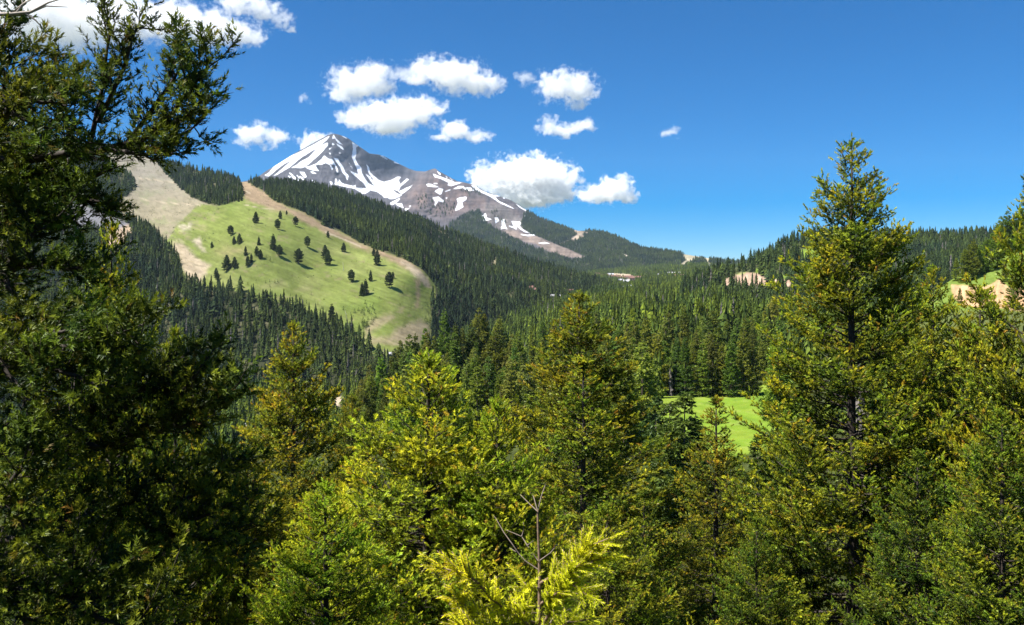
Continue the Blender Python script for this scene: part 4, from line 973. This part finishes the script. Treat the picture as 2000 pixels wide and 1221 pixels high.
# single trees standing on the ski meadow (photo pixels of the zoomed view: foot x, foot y, height)
MEADOW = [(228,218,90),(40,305,75),(65,375,65),(105,370,80),(410,185,65),(390,262,80),(457,150,32),(525,235,72),(250,380,68),(357,415,122),(403,460,85),(235,455,70),(262,480,70),(152,455,72),(168,535,85),(193,510,72),(10,570,120),(70,550,85),(38,555,45),(92,555,35),(548,520,118),(612,392,82),(765,325,55),(743,480,105),(765,525,115),(883,430,72),(1107,460,62),(1133,530,115),(940,655,95),(1083,645,82),(1020,755,100),(1045,750,120),(1222,695,118),(1250,625,50),(795,950,135),(100,55,45),(122,52,42),(-100,400,50),(-60,640,70),(-68,622,75)]
MLAB = ['tree high on the green slope, leftmost of the upper four','tree with a round crown near the left rim of the green slope','left of a close pair of trees at the slope left','right of a close pair of trees at the slope left','small tree below the brown track, upper middle of the slope','dark tree below the small tree by the brown track','tiny tree at the edge of the brown track','tree with a bare lower trunk beside the brown track','thin tree right of the close pair on the slope','tallest pointed tree in the left half of the green slope','round tree right below the tallest pointed one','upper of two overlapping trees left of the pointed tree','lower of two overlapping trees left of the pointed tree','slanting tree at the top of the lower left cluster','front tree of the lower left pair','rear tree of the lower left pair','large tree at the far left of the green slope','tree right beside the far left tree','low bushy tree between two far left trees','small bush tree at the far left group','tall round tree with trunk showing, middle of the slope','tree up and right of the middle tall tree','small tree right under the brown track','upper half of the biggest joined pair of trees','lower half of the biggest joined pair, slope middle','tree right of the biggest joined pair','upper of the stacked pair by the track','lower tree of the stacked pair by the track','tree with a clear trunk below the grey snag','pointed tree right of the clear trunked tree','left of the narrow twin trees','right of the narrow twin trees','rightmost large tree on the green slope','small tree behind the rightmost large tree','big pointed tree low on the slope above the forest','left of two dark trees at the top of the meadow','right of two dark trees at the top of the meadow','small tree on the pale left part of the slope','left of two trees beside the pale earth','right of two trees beside the pale earth']
def zm6(x, y): return 440 + x / 3.816, 380 + y / 3.816
for i, ((x, y, h), lb) in enumerate(zip(MEADOW, MLAB)):
    px, py = zm6(x, y); p = on_land('meadow_hill', px, py); H = h / 3.816 / F * p[1]
    k = (0 if i in (1, 5, 7, 10, 20, 21, 28, 32) else 2 if i in (8, 9, 13, 14, 15, 29, 30, 31, 34, 35, 36) else 1)
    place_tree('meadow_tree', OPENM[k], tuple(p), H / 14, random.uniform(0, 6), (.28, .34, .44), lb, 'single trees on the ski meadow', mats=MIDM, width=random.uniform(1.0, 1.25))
# saplings on the meadow
SAPL = [(335,495,35),(305,470,20),(640,615,15),(300,665,22),(330,655,22),(370,660,24),(390,655,20),(333,690,20),(445,795,28),(495,800,34),(530,815,30),(565,790,40),(580,830,35),(555,815,30),(605,815,30),(485,760,22),(640,750,20),(690,825,25),(720,855,25),(698,865,18),(727,885,18),(600,870,30),(880,865,34),(935,905,30),(965,885,34),(992,870,28),(1057,582,18),(1103,718,20),(1148,770,14),(930,430,12),(857,430,12),(168,675,22),(230,645,14),(-120,330,16),(-150,345,20),(-130,300,14),(-90,295,16),(-170,335,16)]
rsp = random.Random(3)
SAPL += [(rsp.uniform(1010, 1120), rsp.uniform(815, 900), rsp.uniform(18, 34)) for _ in range(18)]
for _ in range(32):
    t = rsp.random(); SAPL.append((960 + 160 * t + rsp.uniform(-40, 25), 1060 - 130 * t + rsp.uniform(-30, 25), rsp.uniform(20, 42)))
SAPL += [(1495 + rsp.uniform(-10, 35), rsp.uniform(840, 960), rsp.uniform(16, 30)) for _ in range(10)]
small = mid_meshes('small', 41, 14, 3.4, 30, spire, .02, 8, .25, tuft=1.6)[2]
small.materials.append(M_mid)
for x, y, h in SAPL:
    px, py = zm6(x, y); p = on_land('meadow_hill', px, py); s_ = h / 3.816 / F * p[1] / 14
    o = link('sapling_tree', small); o.location = p; o.scale = (s_ * rsp.uniform(.8, 1.2), s_ * rsp.uniform(.8, 1.2), s_); o.rotation_euler.z = rsp.uniform(0, 6); o.color = (.42, .5, .5, 1)
    tag(o, 'small young conifer scattered on the lower ski meadow', 'sapling', 'young conifers on the ski meadow')
# two dead snags
for pts, lb in (([(882,568),(880,540),(876,503)], 'thin upright grey dead trunk on the green slope'), ([(922,985),(908,940),(900,890),(892,862)], 'leaning dead trunk with a few branches low on the slope')):
    mb = MB(); W = []
    base = on_land('meadow_hill', *zm6(*pts[0]))
    for x, y in pts: W.append(at(*zm6(x, y), base[1]) - base)
    mb.tube(W, np.linspace(.45, .12, len(W)), 6)
    o = link('dead_tree', None); o.location = base; tag(o, lb, 'dead tree')
    link('trunk', mb.mesh('snag_trunk', True), o, M_dead)
    r2 = random.Random(len(lb)); 
    for k in range(7 if len(pts) > 3 else 2):
        t = r2.uniform(.3, .9); p0 = W[0] + (W[-1] - W[0]) * t; mb = MB()
        mb.tube([p0, p0 + np.array((r2.uniform(-2, 2), r2.uniform(-1, 1), r2.uniform(-.6, .8)))], [.12, .04], 4)
        link('branch', mb.mesh('snag_branch'), o, M_dead)
#--PART4--
# ------------------------------------------------------------------ far forests (masses of conifers, one object per hill)
def far_tree(seed, layers=8, arms=6, H=1.0, Rad=.17, pw=.85):
    r = np.random.default_rng(seed); T = []; tt = []
    for l in range(layers):
        u = l / layers; z = H * (.06 + .9 * u); rad = Rad * ((1 - u) ** pw) * r.uniform(.8, 1.2) + .012; dz = H / layers * r.uniform(1.1, 1.6)
        a0 = r.uniform(0, 6.28)
        for k in range(arms):
            a = a0 + k * 6.283 / arms + r.normal(0, .15); b = a + .75 * 6.283 / arms; c = a - .15; R_ = rad * r.uniform(.65, 1.25)
            tipp = (math.cos(a) * R_, math.sin(a) * R_, z - dz * r.uniform(.0, .35))
            T.append([(0, 0, z + dz), tipp, (math.cos(b) * R_ * .75, math.sin(b) * R_ * .75, z + dz * r.uniform(-.1, .3))])
            T.append([(math.cos(c) * R_ * .55, math.sin(c) * R_ * .55, z + dz * .45), tipp, (math.cos(a + .4) * R_ * .6, math.sin(a + .4) * R_ * .6, z - dz * .15)])
            v = r.uniform(.1, .9); tt += [(v * .4, v, v), (v, v, v)]
    for k in range(3):
        a = k * 2.09; w = .012; T.append([(math.cos(a) * w, math.sin(a) * w, -.03), (math.cos(a + 2.09) * w, math.sin(a + 2.09) * w, -.03), (0, 0, H * .5)]); tt.append((0, 0, 0))
    T.append([(.01, 0, H * .93), (-.01, .005, H * .93), (0, 0, H * 1.03)]); tt.append((.5, .5, .5))
    return tris_mesh('far_conifer_%d' % seed, np.array(T), {'tint': np.array(tt).ravel()})
FAR = []
for k, (ly, ar, rd, pw) in enumerate(((9, 6, .17, .85), (10, 6, .14, .7), (8, 6, .20, .9), (9, 5, .12, .65), (9, 6, .19, .6))):
    o = bpy.data.objects.new('far_conifer', far_tree(200 + k, ly, ar, Rad=rd, pw=pw)); o.data.materials.append(M_far); FAR.append(o)

for ly, ar, rd, pw in ((7, 6, .27, .5), (8, 4, .085, .8)):
    o = bpy.data.objects.new('far_conifer', far_tree(200 + len(FAR), ly, ar, Rad=rd, pw=pw)); o.data.materials.append(M_far if rd > .1 else plain_mat('far_dead', (.15, .13, .115), .5, .2)); FAR.append(o)
PICK_P = np.array((.22, .2, .17, .15, .14, .09, .03))
def scatter_group():
    ng = bpy.data.node_groups.new('forest_scatter', 'GeometryNodeTree')
    ng.interface.new_socket('Geometry', in_out='INPUT', socket_type='NodeSocketGeometry')
    ng.interface.new_socket('Geometry', in_out='OUTPUT', socket_type='NodeSocketGeometry')
    i = ng.nodes.new('NodeGroupInput'); o = ng.nodes.new('NodeGroupOutput')
    j = ng.nodes.new('GeometryNodeJoinGeometry')
    for ob in reversed(FAR):
        oi = ng.nodes.new('GeometryNodeObjectInfo'); oi.inputs['Object'].default_value = ob
        gi = ng.nodes.new('GeometryNodeGeometryToInstance')
        ng.links.new(oi.outputs['Geometry'], gi.inputs[0]); ng.links.new(gi.outputs[0], j.inputs[0])
    ip = ng.nodes.new('GeometryNodeInstanceOnPoints'); ip.inputs['Pick Instance'].default_value = True
    def attr(n, t):
        a = ng.nodes.new('GeometryNodeInputNamedAttribute'); a.data_type = t; a.inputs['Name'].default_value = n
        return a.outputs['Attribute']
    ng.links.new(i.outputs[0], ip.inputs['Points']); ng.links.new(j.outputs[0], ip.inputs['Instance'])
    ng.links.new(attr('idx', 'INT'), ip.inputs['Instance Index'])
    ng.links.new(attr('rot', 'FLOAT_VECTOR'), ip.inputs['Rotation']); ng.links.new(attr('scl', 'FLOAT_VECTOR'), ip.inputs['Scale'])
    ng.links.new(ip.outputs[0], o.inputs[0])
    return ng
SCATTER = scatter_group()

KEEP = [RH_CUT, MT_TALUS, BK_CUT, MT_RUN3] + VAL_BARE
def forest(name, land, mask, per_m2, h0, h1, label, seed, wide=1.0, color=(1, 1, 1), visible_only=True, extra=None):
    L = LAND[land]; P = L['P']; r = np.random.default_rng(seed)
    e1 = P[1:, :-1] - P[:-1, :-1]; e2 = P[:-1, 1:] - P[:-1, :-1]
    area = np.linalg.norm(np.cross(e1, e2), axis=-1)
    cx = .25 * (L['PX'][1:, :-1] + L['PX'][:-1, :-1] + L['PX'][1:, 1:] + L['PX'][:-1, 1:]); cyy = .5 * (L['PY'][1:, :-1] + L['PY'][:-1, :-1])
    w = area * np.clip(mask(cx, cyy), 0, 1) * per_m2
    if visible_only:      # leave out trees wholly behind a nearer hill
        Yc = P[:-1, :-1, 1]; hid = np.zeros(cx.shape, bool); tp = h1 / Yc * F
        for k, M in LAND.items():
            if k == land: continue
            c = (cx > M['px0']) & (cx < M['px1']) & (cyy - tp > M['ytop'](cx) + 2) & (cyy < M['ybot'](cx))
            if c.any():
                yo = np.full(cx.shape, 1e9); yo[c] = M['tps'](cx[c], cyy[c]); hid |= yo < Yc * .97
        w = w * ~hid
    n = r.poisson(w.ravel()); cell = np.repeat(np.arange(n.size), n); m = len(cell)
    ii, jj = np.unravel_index(cell, w.shape); a, b = r.random((m, 1)), r.random((m, 1))
    Q = P[ii, jj] * (1 - a) * (1 - b) + P[ii + 1, jj] * a * (1 - b) + P[ii, jj + 1] * (1 - a) * b + P[ii + 1, jj + 1] * a * b
    Q[:, 2] -= .4
    h = r.uniform(h0, h1, m) * np.where(r.random(m) < .12, 1.15, 1)
    if extra is not None: h = h * extra(L['PX'][ii, jj], L['PY'][ii, jj])
    # young or no trees where full-grown ones would hide an open slope behind them
    tpx = 1000 + Q[:, 0] / Q[:, 1] * F; bpy_ = YH - Q[:, 2] / Q[:, 1] * F; tpy = YH - (Q[:, 2] + h * .7) / Q[:, 1] * F
    keep = np.ones(m, bool)
    tp2 = YH - (Q[:, 2] + h * .98) / Q[:, 1] * F; tp3 = YH - (Q[:, 2] + h * .35) / Q[:, 1] * F
    for K in KEEP: keep &= ~((np.maximum.reduce([pdist(tpx, tpy, K), pdist(tpx, tp2, K) - 3, pdist(tpx, tp3, K)]) > 1) & (r.random(m) < .66))
    Q, h = Q[keep], h[keep]; m = len(Q)
    me = bpy.data.meshes.new(name); me.vertices.add(m); me.vertices.foreach_set('co', Q.astype(np.float32).ravel())
    ww = h * wide * r.uniform(.72, 1.4, m)
    for nm, ty, key, v in (('scl', 'FLOAT_VECTOR', 'vector', np.stack([ww, ww, h], -1)), ('rot', 'FLOAT_VECTOR', 'vector', np.stack([r.normal(0, .02, m), r.normal(0, .02, m), r.uniform(0, 6.28, m)], -1)), ('idx', 'INT', 'value', r.choice(len(FAR), m, p=PICK_P).astype(np.int32))):
        A = me.attributes.new(nm, ty, 'POINT'); A.data.foreach_set(key, np.ascontiguousarray(v if ty == 'INT' else v.astype(np.float32)).ravel())
    me.update()
    o = link(name, me); o.color = (*color, 1)
    mod = o.modifiers.new('scatter', 'NODES'); mod.node_group = SCATTER
    tag(o, label, 'forest', kind='stuff')
    print('forest', name, m)
    return o

def inside(px, py, polys, soft=2):
    d = np.full(px.shape, -99.0)
    for P in polys: d = np.maximum(d, pdist(px, py, P))
    return sstep(-soft, soft, d)
ISLAND = ZM([(290,70),(420,95),(650,135),(720,165),(752,240),(755,290),(690,318),(610,340),(520,305),(430,240),(330,150)])
def hill_mask(px, py):
    opn = inside(px, py, [OPEN_MEADOW, OPEN_TAN, OPEN_SCREE, OPEN_EARTH], 1.5); isl = inside(px, py, [ISLAND], 1.5)
    thin = inside(px, py, [ZM([(430,140),(560,160),(640,230),(600,300),(500,270)])], 6)
    m = np.maximum(1 - opn, isl) * (1 - .72 * thin) * (1 - .85 * inside(px, py, OPEN_GLADE, 4))
    nn = fbm(px / 26, py / 16, 4, 131)
    return m * (.45 + .75 * sstep(-.45, .1, nn)) * sstep(-320, -200, px)
forest('forest', 'meadow_hill', hill_mask, .023, 8, 21, 'dense dark conifer forest covering the long hill around the ski meadow', 301, 1.0, (.95, .95, 1.0))
def shrub_mask(px, py):
    nn = fbm(px / 12, py / 6, 4, 191)
    return (inside(px, py, [OPEN_MEADOW], 1) * sstep(.05, .4, nn) * .5 + inside(px, py, [OPEN_TAN], 1) * sstep(-.1, .3, nn)) * (1 - inside(px, py, [ISLAND], 2))
tag(forest('shrubs', 'meadow_hill', shrub_mask, .012, .6, 1.9, 'low scattered shrubs speckling the open ski slopes', 306, 2.2, (1.3, 1.2, .8)), cat='shrubs')
def mt_mask(px, py):
    bare = inside(px, py, [MT_TALUS, MT_RUN, MT_RUN2, MT_RUN3], 1)
    scrub = inside(px, py, [Z2([(320,480),(440,440),(520,480),(560,560),(700,520),(820,540),(800,640),(640,720),(500,660),(360,620)]), Z2([(900,380),(1060,360),(1120,440),(960,450)]), Z2([(1250,640),(1340,680),(1450,780),(1350,800)])], 6) * .18
    gaps = 1 - .8 * sstep(.28, .5, fbm(px / 14, py / 8, 4, 151))
    return np.maximum(inside(px, py, [MT_WOOD_A, MT_WOOD_B], 2) * gaps, scrub) * (1 - bare)
forest('forest', 'snowy_mountain', mt_mask, .0085, 13, 22, 'far bluish conifer forest on the lower shoulder of the snowy mountain', 302, 1.25, (.95, .95, 1.0))
def val_mask(px, py):
    nn = fbm(px / 18, py / 9, 4, 161)
    cl = .8 * inside(px, py, [Z4([(0,520),(600,500),(640,600),(400,680),(0,690)]), Z3([(900,760),(2000,900),(2000,1120),(1350,1060)])], 8)
    return (1 - inside(px, py, VAL_BARE, 1.5)) * (.35 + .75 * sstep(-.4, .1, nn)) * (1 - .5 * cl * sstep(-.1, .3, nn))
forest('forest', 'valley', val_mask, .014, 9, 22, 'green conifer forest filling the valley below the mountain', 303, 1.0, (1.85, 1.8, 1.0))
def rh_mask(px, py):
    nn = fbm(px / 20, py / 12, 4, 171)
    return (1 - inside(px, py, [RH_CUT] + RH_GREEN, 2)) * (.5 + .6 * sstep(-.4, .1, nn))
forest('forest', 'wooded_hill', rh_mask, .020, 9, 22, 'dark conifer forest on the right hill above the road cut', 304, 1.05, (.95, 1.0, 1.0))

# ------------------------------------------------------------------ buildings of the resort and cabins among the trees
M_wall = plain_mat('lodge_wall', (.30, .24, .19), .3, .2); M_red = plain_mat('roof_red', (.17, .085, .065), .3, .2); M_grey = plain_mat('roof_grey', (.34, .34, .36), .3, .2)
M_pale = plain_mat('pale_wall', (.36, .33, .30), .3, .15); M_glass = plain_mat('window_glass', (.04, .05, .06), .3, .1, .15); M_white = plain_mat('white_roof', (.45, .46, .5), .3, .1)
def building(px, py, land, w, d, h, wall, roof, label, cat='building', group=None, floors=2, rot=0., name='lodge'):
    p = on_land(land, px, py)
    root = link(name, None); root.location = p; root.rotation_euler = (0, 0, rot); tag(root, label, cat, group)
    mb = MB(); mb.box(-w / 2, w / 2, -d / 2, d / 2, -2.5, h); link('wall', mb.mesh('wall'), root, wall)
    mb = MB(); e = .8; rz = d * .32
    V = [(-w / 2 - e, -d / 2 - e, h), (w / 2 + e, -d / 2 - e, h), (w / 2 + e, d / 2 + e, h), (-w / 2 - e, d / 2 + e, h), (-w / 2 - e, 0, h + rz), (w / 2 + e, 0, h + rz)]
    mb.add(V, [(0, 1, 5, 4), (2, 3, 4, 5), (0, 4, 3), (1, 2, 5), (3, 2, 1, 0)]); link('roof', mb.mesh('roof'), root, roof)
    nw = max(2, int(w / 7)); win = None
    for f in range(floors):
        for k in range(nw):
            if win is None:
                mb = MB(); mb.box(-1.1, 1.1, -.12, .1, 0, 1.7); win = mb.mesh('window'); win.materials.append(M_glass)
            o = link('window', win, root); o.location = (-w / 2 + (k + .5) * w / nw, -d / 2, .8 + f * (h - .6) / floors)
    return root
LODGES = [(1168,540,26,M_red),(1180,543,30,M_red),(1192,541,26,M_grey),(1203,545,32,M_red),(1214,548,30,M_red),(1226,546,34,M_red),(1238,549,30,M_red),(1250,548,30,M_red),(1209,554,26,M_white),(1222,556,24,M_white)]
for k, (px, py, w, rf) in enumerate(LODGES):
    building(px, py, 'valley', w, 16, 9, M_pale if k % 3 else M_wall, rf, ('red roofed' if rf is M_red else 'grey roofed' if rf is M_grey else 'white roofed') + ' lodge of the far resort village, %s' % ['leftmost in the row', 'second from the left', 'third from the left', 'left of the bare lot', 'below the bare lot', 'middle of the right block', 'right of the middle block', 'rightmost in the row', 'front left below the row', 'front right below the row'][k], group='resort lodges in the valley', rot=random.uniform(-.3, .3))
for px, py, land, w, d, h, wa, rf, lb, rot in ((1232,568,'valley',22,14,8,M_white,M_white,'right white building in the valley forest',.2),(1222,571,'valley',18,16,8,M_white,M_grey,'left white building in the valley forest',-.2),(1317,540,'valley',40,16,9,M_pale,M_grey,'grey roofed block right of the village',.1),(1330,545,'valley',36,16,8,M_wall,M_red,'red block right of the village',.1),(1292,541,'valley',22,14,7,M_pale,M_grey,'small grey block right of the bare lot',0),(1398,590,'valley',14,10,5,M_wall,M_red,'cabin with a red roof beside the pale clearing',.3),(1381,603,'valley',12,9,5,M_pale,M_grey,'grey house left of the pale clearing',.5),(1364,606,'valley',10,8,4,M_pale,M_white,'small pale house beside the tan earth',.1),
    (1033,568,'meadow_hill',16,11,6,M_wall,M_red,'brown cabin on the long forested slope, leftmost',.1),(1040,571,'meadow_hill',14,11,5,M_wall,M_red,'brown cabin just right of the leftmost slope cabin',.4),(1085,585,'meadow_hill',16,11,6,M_pale,M_grey,'grey roofed cabin low on the forested slope',.2),(1112,574,'meadow_hill',16,11,6,M_wall,M_red,'red cabin on the right end of the forested slope',-.2),(1120,585,'meadow_hill',14,11,6,M_pale,M_white,'pale cabin below the red slope cabin',.1),
    (1395,524,'snowy_mountain',70,22,12,M_pale,M_grey,'long grey roofed lodge at the foot of the far ski runs',0),(1422,526,'snowy_mountain',70,22,12,M_wall,M_grey,'dark long lodge beside the far grey roofed lodge',0),(766,696,'meadow_hill',7,6,2.6,M_pale,M_grey,'grey roofed shed at the foot of the green meadow',.1),(676,764,'valley',12,9,4,M_pale,M_grey,'grey roofed house behind the olive fir on the left',.3),(488,842,'valley',12,8,3,M_pale,M_grey,'long grey roof among trees in the left valley',.5)):
    building(px, py, land, w, d, h, wa, rf, lb, rot=rot, name='cabin' if w < 20 else 'lodge', floors=1 if h < 6 else 2)

# ------------------------------------------------------------------ clouds
HAZE = 2.1e-5
def cloud(lobes, label, dens=.022, soft=.7, amp=1.35, seed=0, flat=.55):
    xs = [c[0] for c in lobes]; base = max(c[1] + c[3] * .8 for c in lobes)
    Y = 2450.0 * F / (YH - base); Y = min(Y, 30000)
    cx = .5 * (min(c[0] - c[2] for c in lobes) + max(c[0] + c[2] for c in lobes)); cyy = .5 * (min(c[1] - c[3] for c in lobes) + max(c[1] + c[3] for c in lobes))
    U = 100.0 * Y / F                       # one local unit = 100 photo pixels at that distance
    hx = .5 * (max(c[0] + c[2] for c in lobes) - min(c[0] - c[2] for c in lobes)) / 100 + .22
    hzz = .5 * (max(c[1] + c[3] for c in lobes) - min(c[1] - c[3] for c in lobes)) / 100 + .18
    hy = max(c[2] for c in lobes) / 100 * .9 + .15
    m, nt, out = newmat('cloud_vapour')
    tc = nd(nt, 'ShaderNodeTexCoord')
    n0 = nd(nt, 'ShaderNodeTexNoise'); n0.inputs['Scale'].default_value = 3.2; n0.inputs['Detail'].default_value = 2
    off = nd(nt, 'ShaderNodeVectorMath', operation='ADD'); off.inputs[1].default_value = (seed * 7.3, seed * 3.1, seed * 5.7)
    nt.links.new(tc.outputs['Object'], off.inputs[0]); nt.links.new(off.outputs[0], n0.inputs['Vector'])
    w1 = nd(nt, 'ShaderNodeVectorMath', operation='SUBTRACT'); nt.links.new(n0.outputs['Color'], w1.inputs[0]); w1.inputs[1].default_value = (.5, .5, .5)
    w2 = nd(nt, 'ShaderNodeVectorMath', operation='MULTIPLY_ADD'); nt.links.new(w1.outputs[0], w2.inputs[0]); w2.inputs[1].default_value = (.62, .62, .42); nt.links.new(tc.outputs['Object'], w2.inputs[2])
    best = None
    for (x, y, rx, ry) in lobes:
        c = ((x - cx) / 100, 0, (cyy - y) / 100)
        s_ = nd(nt, 'ShaderNodeVectorMath', operation='SUBTRACT'); nt.links.new(w2.outputs[0], s_.inputs[0]); s_.inputs[1].default_value = c
        g = nd(nt, 'ShaderNodeVectorMath', operation='MULTIPLY'); nt.links.new(s_.outputs[0], g.inputs[0]); g.inputs[1].default_value = (100 / rx, 100 / (rx * .8), 100 / ry)
        ln = nd(nt, 'ShaderNodeVectorMath', operation='LENGTH'); nt.links.new(g.outputs[0], ln.inputs[0])
        d = math_(nt, 'SUBTRACT', 1.0, ln.outputs['Value'])
        best = d if best is None else math_(nt, 'SMOOTH_MAX', best, d, .25)
    n1 = nd(nt, 'ShaderNodeTexNoise'); n1.inputs['Scale'].default_value = 6.5; n1.inputs['Detail'].default_value = 5; n1.inputs['Roughness'].default_value = .74
    nt.links.new(off.outputs[0], n1.inputs['Vector'])
    e = math_(nt, 'MULTIPLY_ADD', n1.outputs['Fac'], amp * 1.6, -amp * .8 + .02)
    vo = nd(nt, 'ShaderNodeTexVoronoi', feature='F1'); vo.inputs['Scale'].default_value = 6.0; 
    nt.links.new(w2.outputs[0], vo.inputs['Vector'])
    pf = math_(nt, 'MULTIPLY_ADD', vo.outputs['Distance'], -.75, .33)
    tot = math_(nt, 'ADD', math_(nt, 'ADD', best, e), pf)
    k = nd(nt, 'ShaderNodeMapRange', interpolation_type='SMOOTHSTEP'); nt.links.new(tot, k.inputs[0]); k.inputs[1].default_value = 0; k.inputs[2].default_value = soft
    k.inputs[4].default_value = dens
    v = nd(nt, 'ShaderNodeVolumeScatter'); v.inputs['Color'].default_value = (1, 1, 1, 1); v.inputs['Anisotropy'].default_value = .0
    nt.links.new(k.outputs[0], v.inputs['Density']); nt.links.new(v.outputs[0], out.inputs['Volume'])
    if hasattr(m.cycles, 'volume_step_rate'): m.cycles.volume_step_rate = .3
    # the body of the cloud: its billows, welded into one closed skin
    mb = MB(); n_, k_ = 18, 11
    for (x, y, rx, ry) in lobes:
        c = np.array(((x - cx) / 100, 0, (cyy - y) / 100)); g = 1.42 / 100
        V = []; Fs = []
        for a in range(1, k_):
            th = math.pi * a / k_
            for b in range(n_):
                ph = 2 * math.pi * b / n_
                V.append(c + np.array((math.sin(th) * math.cos(ph) * rx * g, math.sin(th) * math.sin(ph) * rx * .8 * g, math.cos(th) * ry * g)))
        Fs = [(a * n_ + b, (a + 1) * n_ + b, (a + 1) * n_ + (b + 1) % n_, a * n_ + (b + 1) % n_) for a in range(k_ - 2) for b in range(n_)]
        V += [c + np.array((0, 0, ry * g)), c - np.array((0, 0, ry * g))]
        t_, b_ = len(V) - 2, len(V) - 1
        Fs += [(t_, b, (b + 1) % n_) for b in range(n_)] + [(b_, (k_ - 2) * n_ + (b + 1) % n_, (k_ - 2) * n_ + b) for b in range(n_)]
        mb.add(V, Fs)
    o = link('cloud', mb.mesh('cloud', True), mat=m)
    if len(lobes) > 1:
        rm = o.modifiers.new('weld', 'REMESH'); rm.mode = 'VOXEL'; rm.voxel_size = .035
    o.location = at(cx, cyy, Y); o.scale = (U, U, U)
    tag(o, label, 'cloud', 'cumulus clouds')
    return o
CLOUDS = [
 ([(60,20,120,80),(150,45,90,60),(235,35,80,55),(330,40,80,45),(400,55,75,36),(455,66,60,26),(500,74,26,14)], 'largest white cloud in the upper left corner behind the boughs'),
 ([(470,5,50,26),(510,20,40,22),(545,38,28,16),(568,54,14,9)], 'ragged cloud at the top edge right of the upper left cloud'),
 ([(690,165,54,36),(725,152,48,34),(665,180,32,22),(745,172,28,20)], 'round white cloud above and right of the summit'),
 ([(842,140,50,30),(890,148,58,36),(935,160,48,26),(815,152,34,14),(965,160,26,14)], 'wide white cloud at the top centre'),
 ([(1085,168,42,32),(1125,172,44,34),(1130,204,24,11)], 'rightmost of the three clouds in the upper row'),
 ([(745,228,60,34),(805,218,56,32),(700,232,40,22),(765,252,50,16),(850,212,28,18)], 'large cloud in the middle just right of the summit'),
 ([(890,254,36,20),(925,266,34,12),(865,268,26,10)], 'thin cloud trailing right of the large middle cloud'),
 ([(1070,244,28,16),(1100,254,46,13),(1145,247,28,16)], 'small flat cloud under the rightmost upper cloud'),
 ([(500,264,38,26),(532,268,34,20),(474,252,20,10)], 'cloud left of the summit above the forest ridge'),
 ([(615,274,34,18),(596,286,20,12)], 'cloud half hidden behind the summit left side'),
 ([(985,352,62,42),(1040,350,78,46),(950,348,36,28),(1085,362,52,38),(1040,385,70,22)], 'big bright cloud low over the right mountain ridge'),
 ([(1200,368,36,28),(1168,380,44,18),(1225,384,22,14)], 'cloud touching the right end of the big low cloud'),
 ([(1310,258,24,11)], 'tiny lone cloud at the right of the sky'),
 ([(1027,156,20,14),(1012,148,10,7)], 'wispy scrap of cloud between two upper clouds'),
 ([(595,192,16,11)], 'tiny wisp of cloud left of the round white cloud'),
 ([(760,138,26,13),(785,142,18,9)], 'thin wisp between round and wide cloud'),
]
for k, (lb, tx) in enumerate(CLOUDS):
    big = max(c[2] for c in lb) > 30
    cloud(lb, tx, .0105 if big else .005, seed=k + 1)

# ------------------------------------------------------------------ the air between here and the mountain
mb = MB(); mb.box(-9000, 9000, -500, 9300, -262, 1330)
m, nt, out = newmat('haze_air')
pv = nd(nt, 'ShaderNodeVolumePrincipled'); pv.inputs['Color'].default_value = (.60, .78, 1.0, 1); pv.inputs['Density'].default_value = HAZE; pv.inputs['Anisotropy'].default_value = .1
nt.links.new(pv.outputs[0], out.inputs['Volume'])
o = link('haze', mb.mesh('haze'), mat=m); tag(o, 'thin blue summer haze in the valley air', kind='stuff')
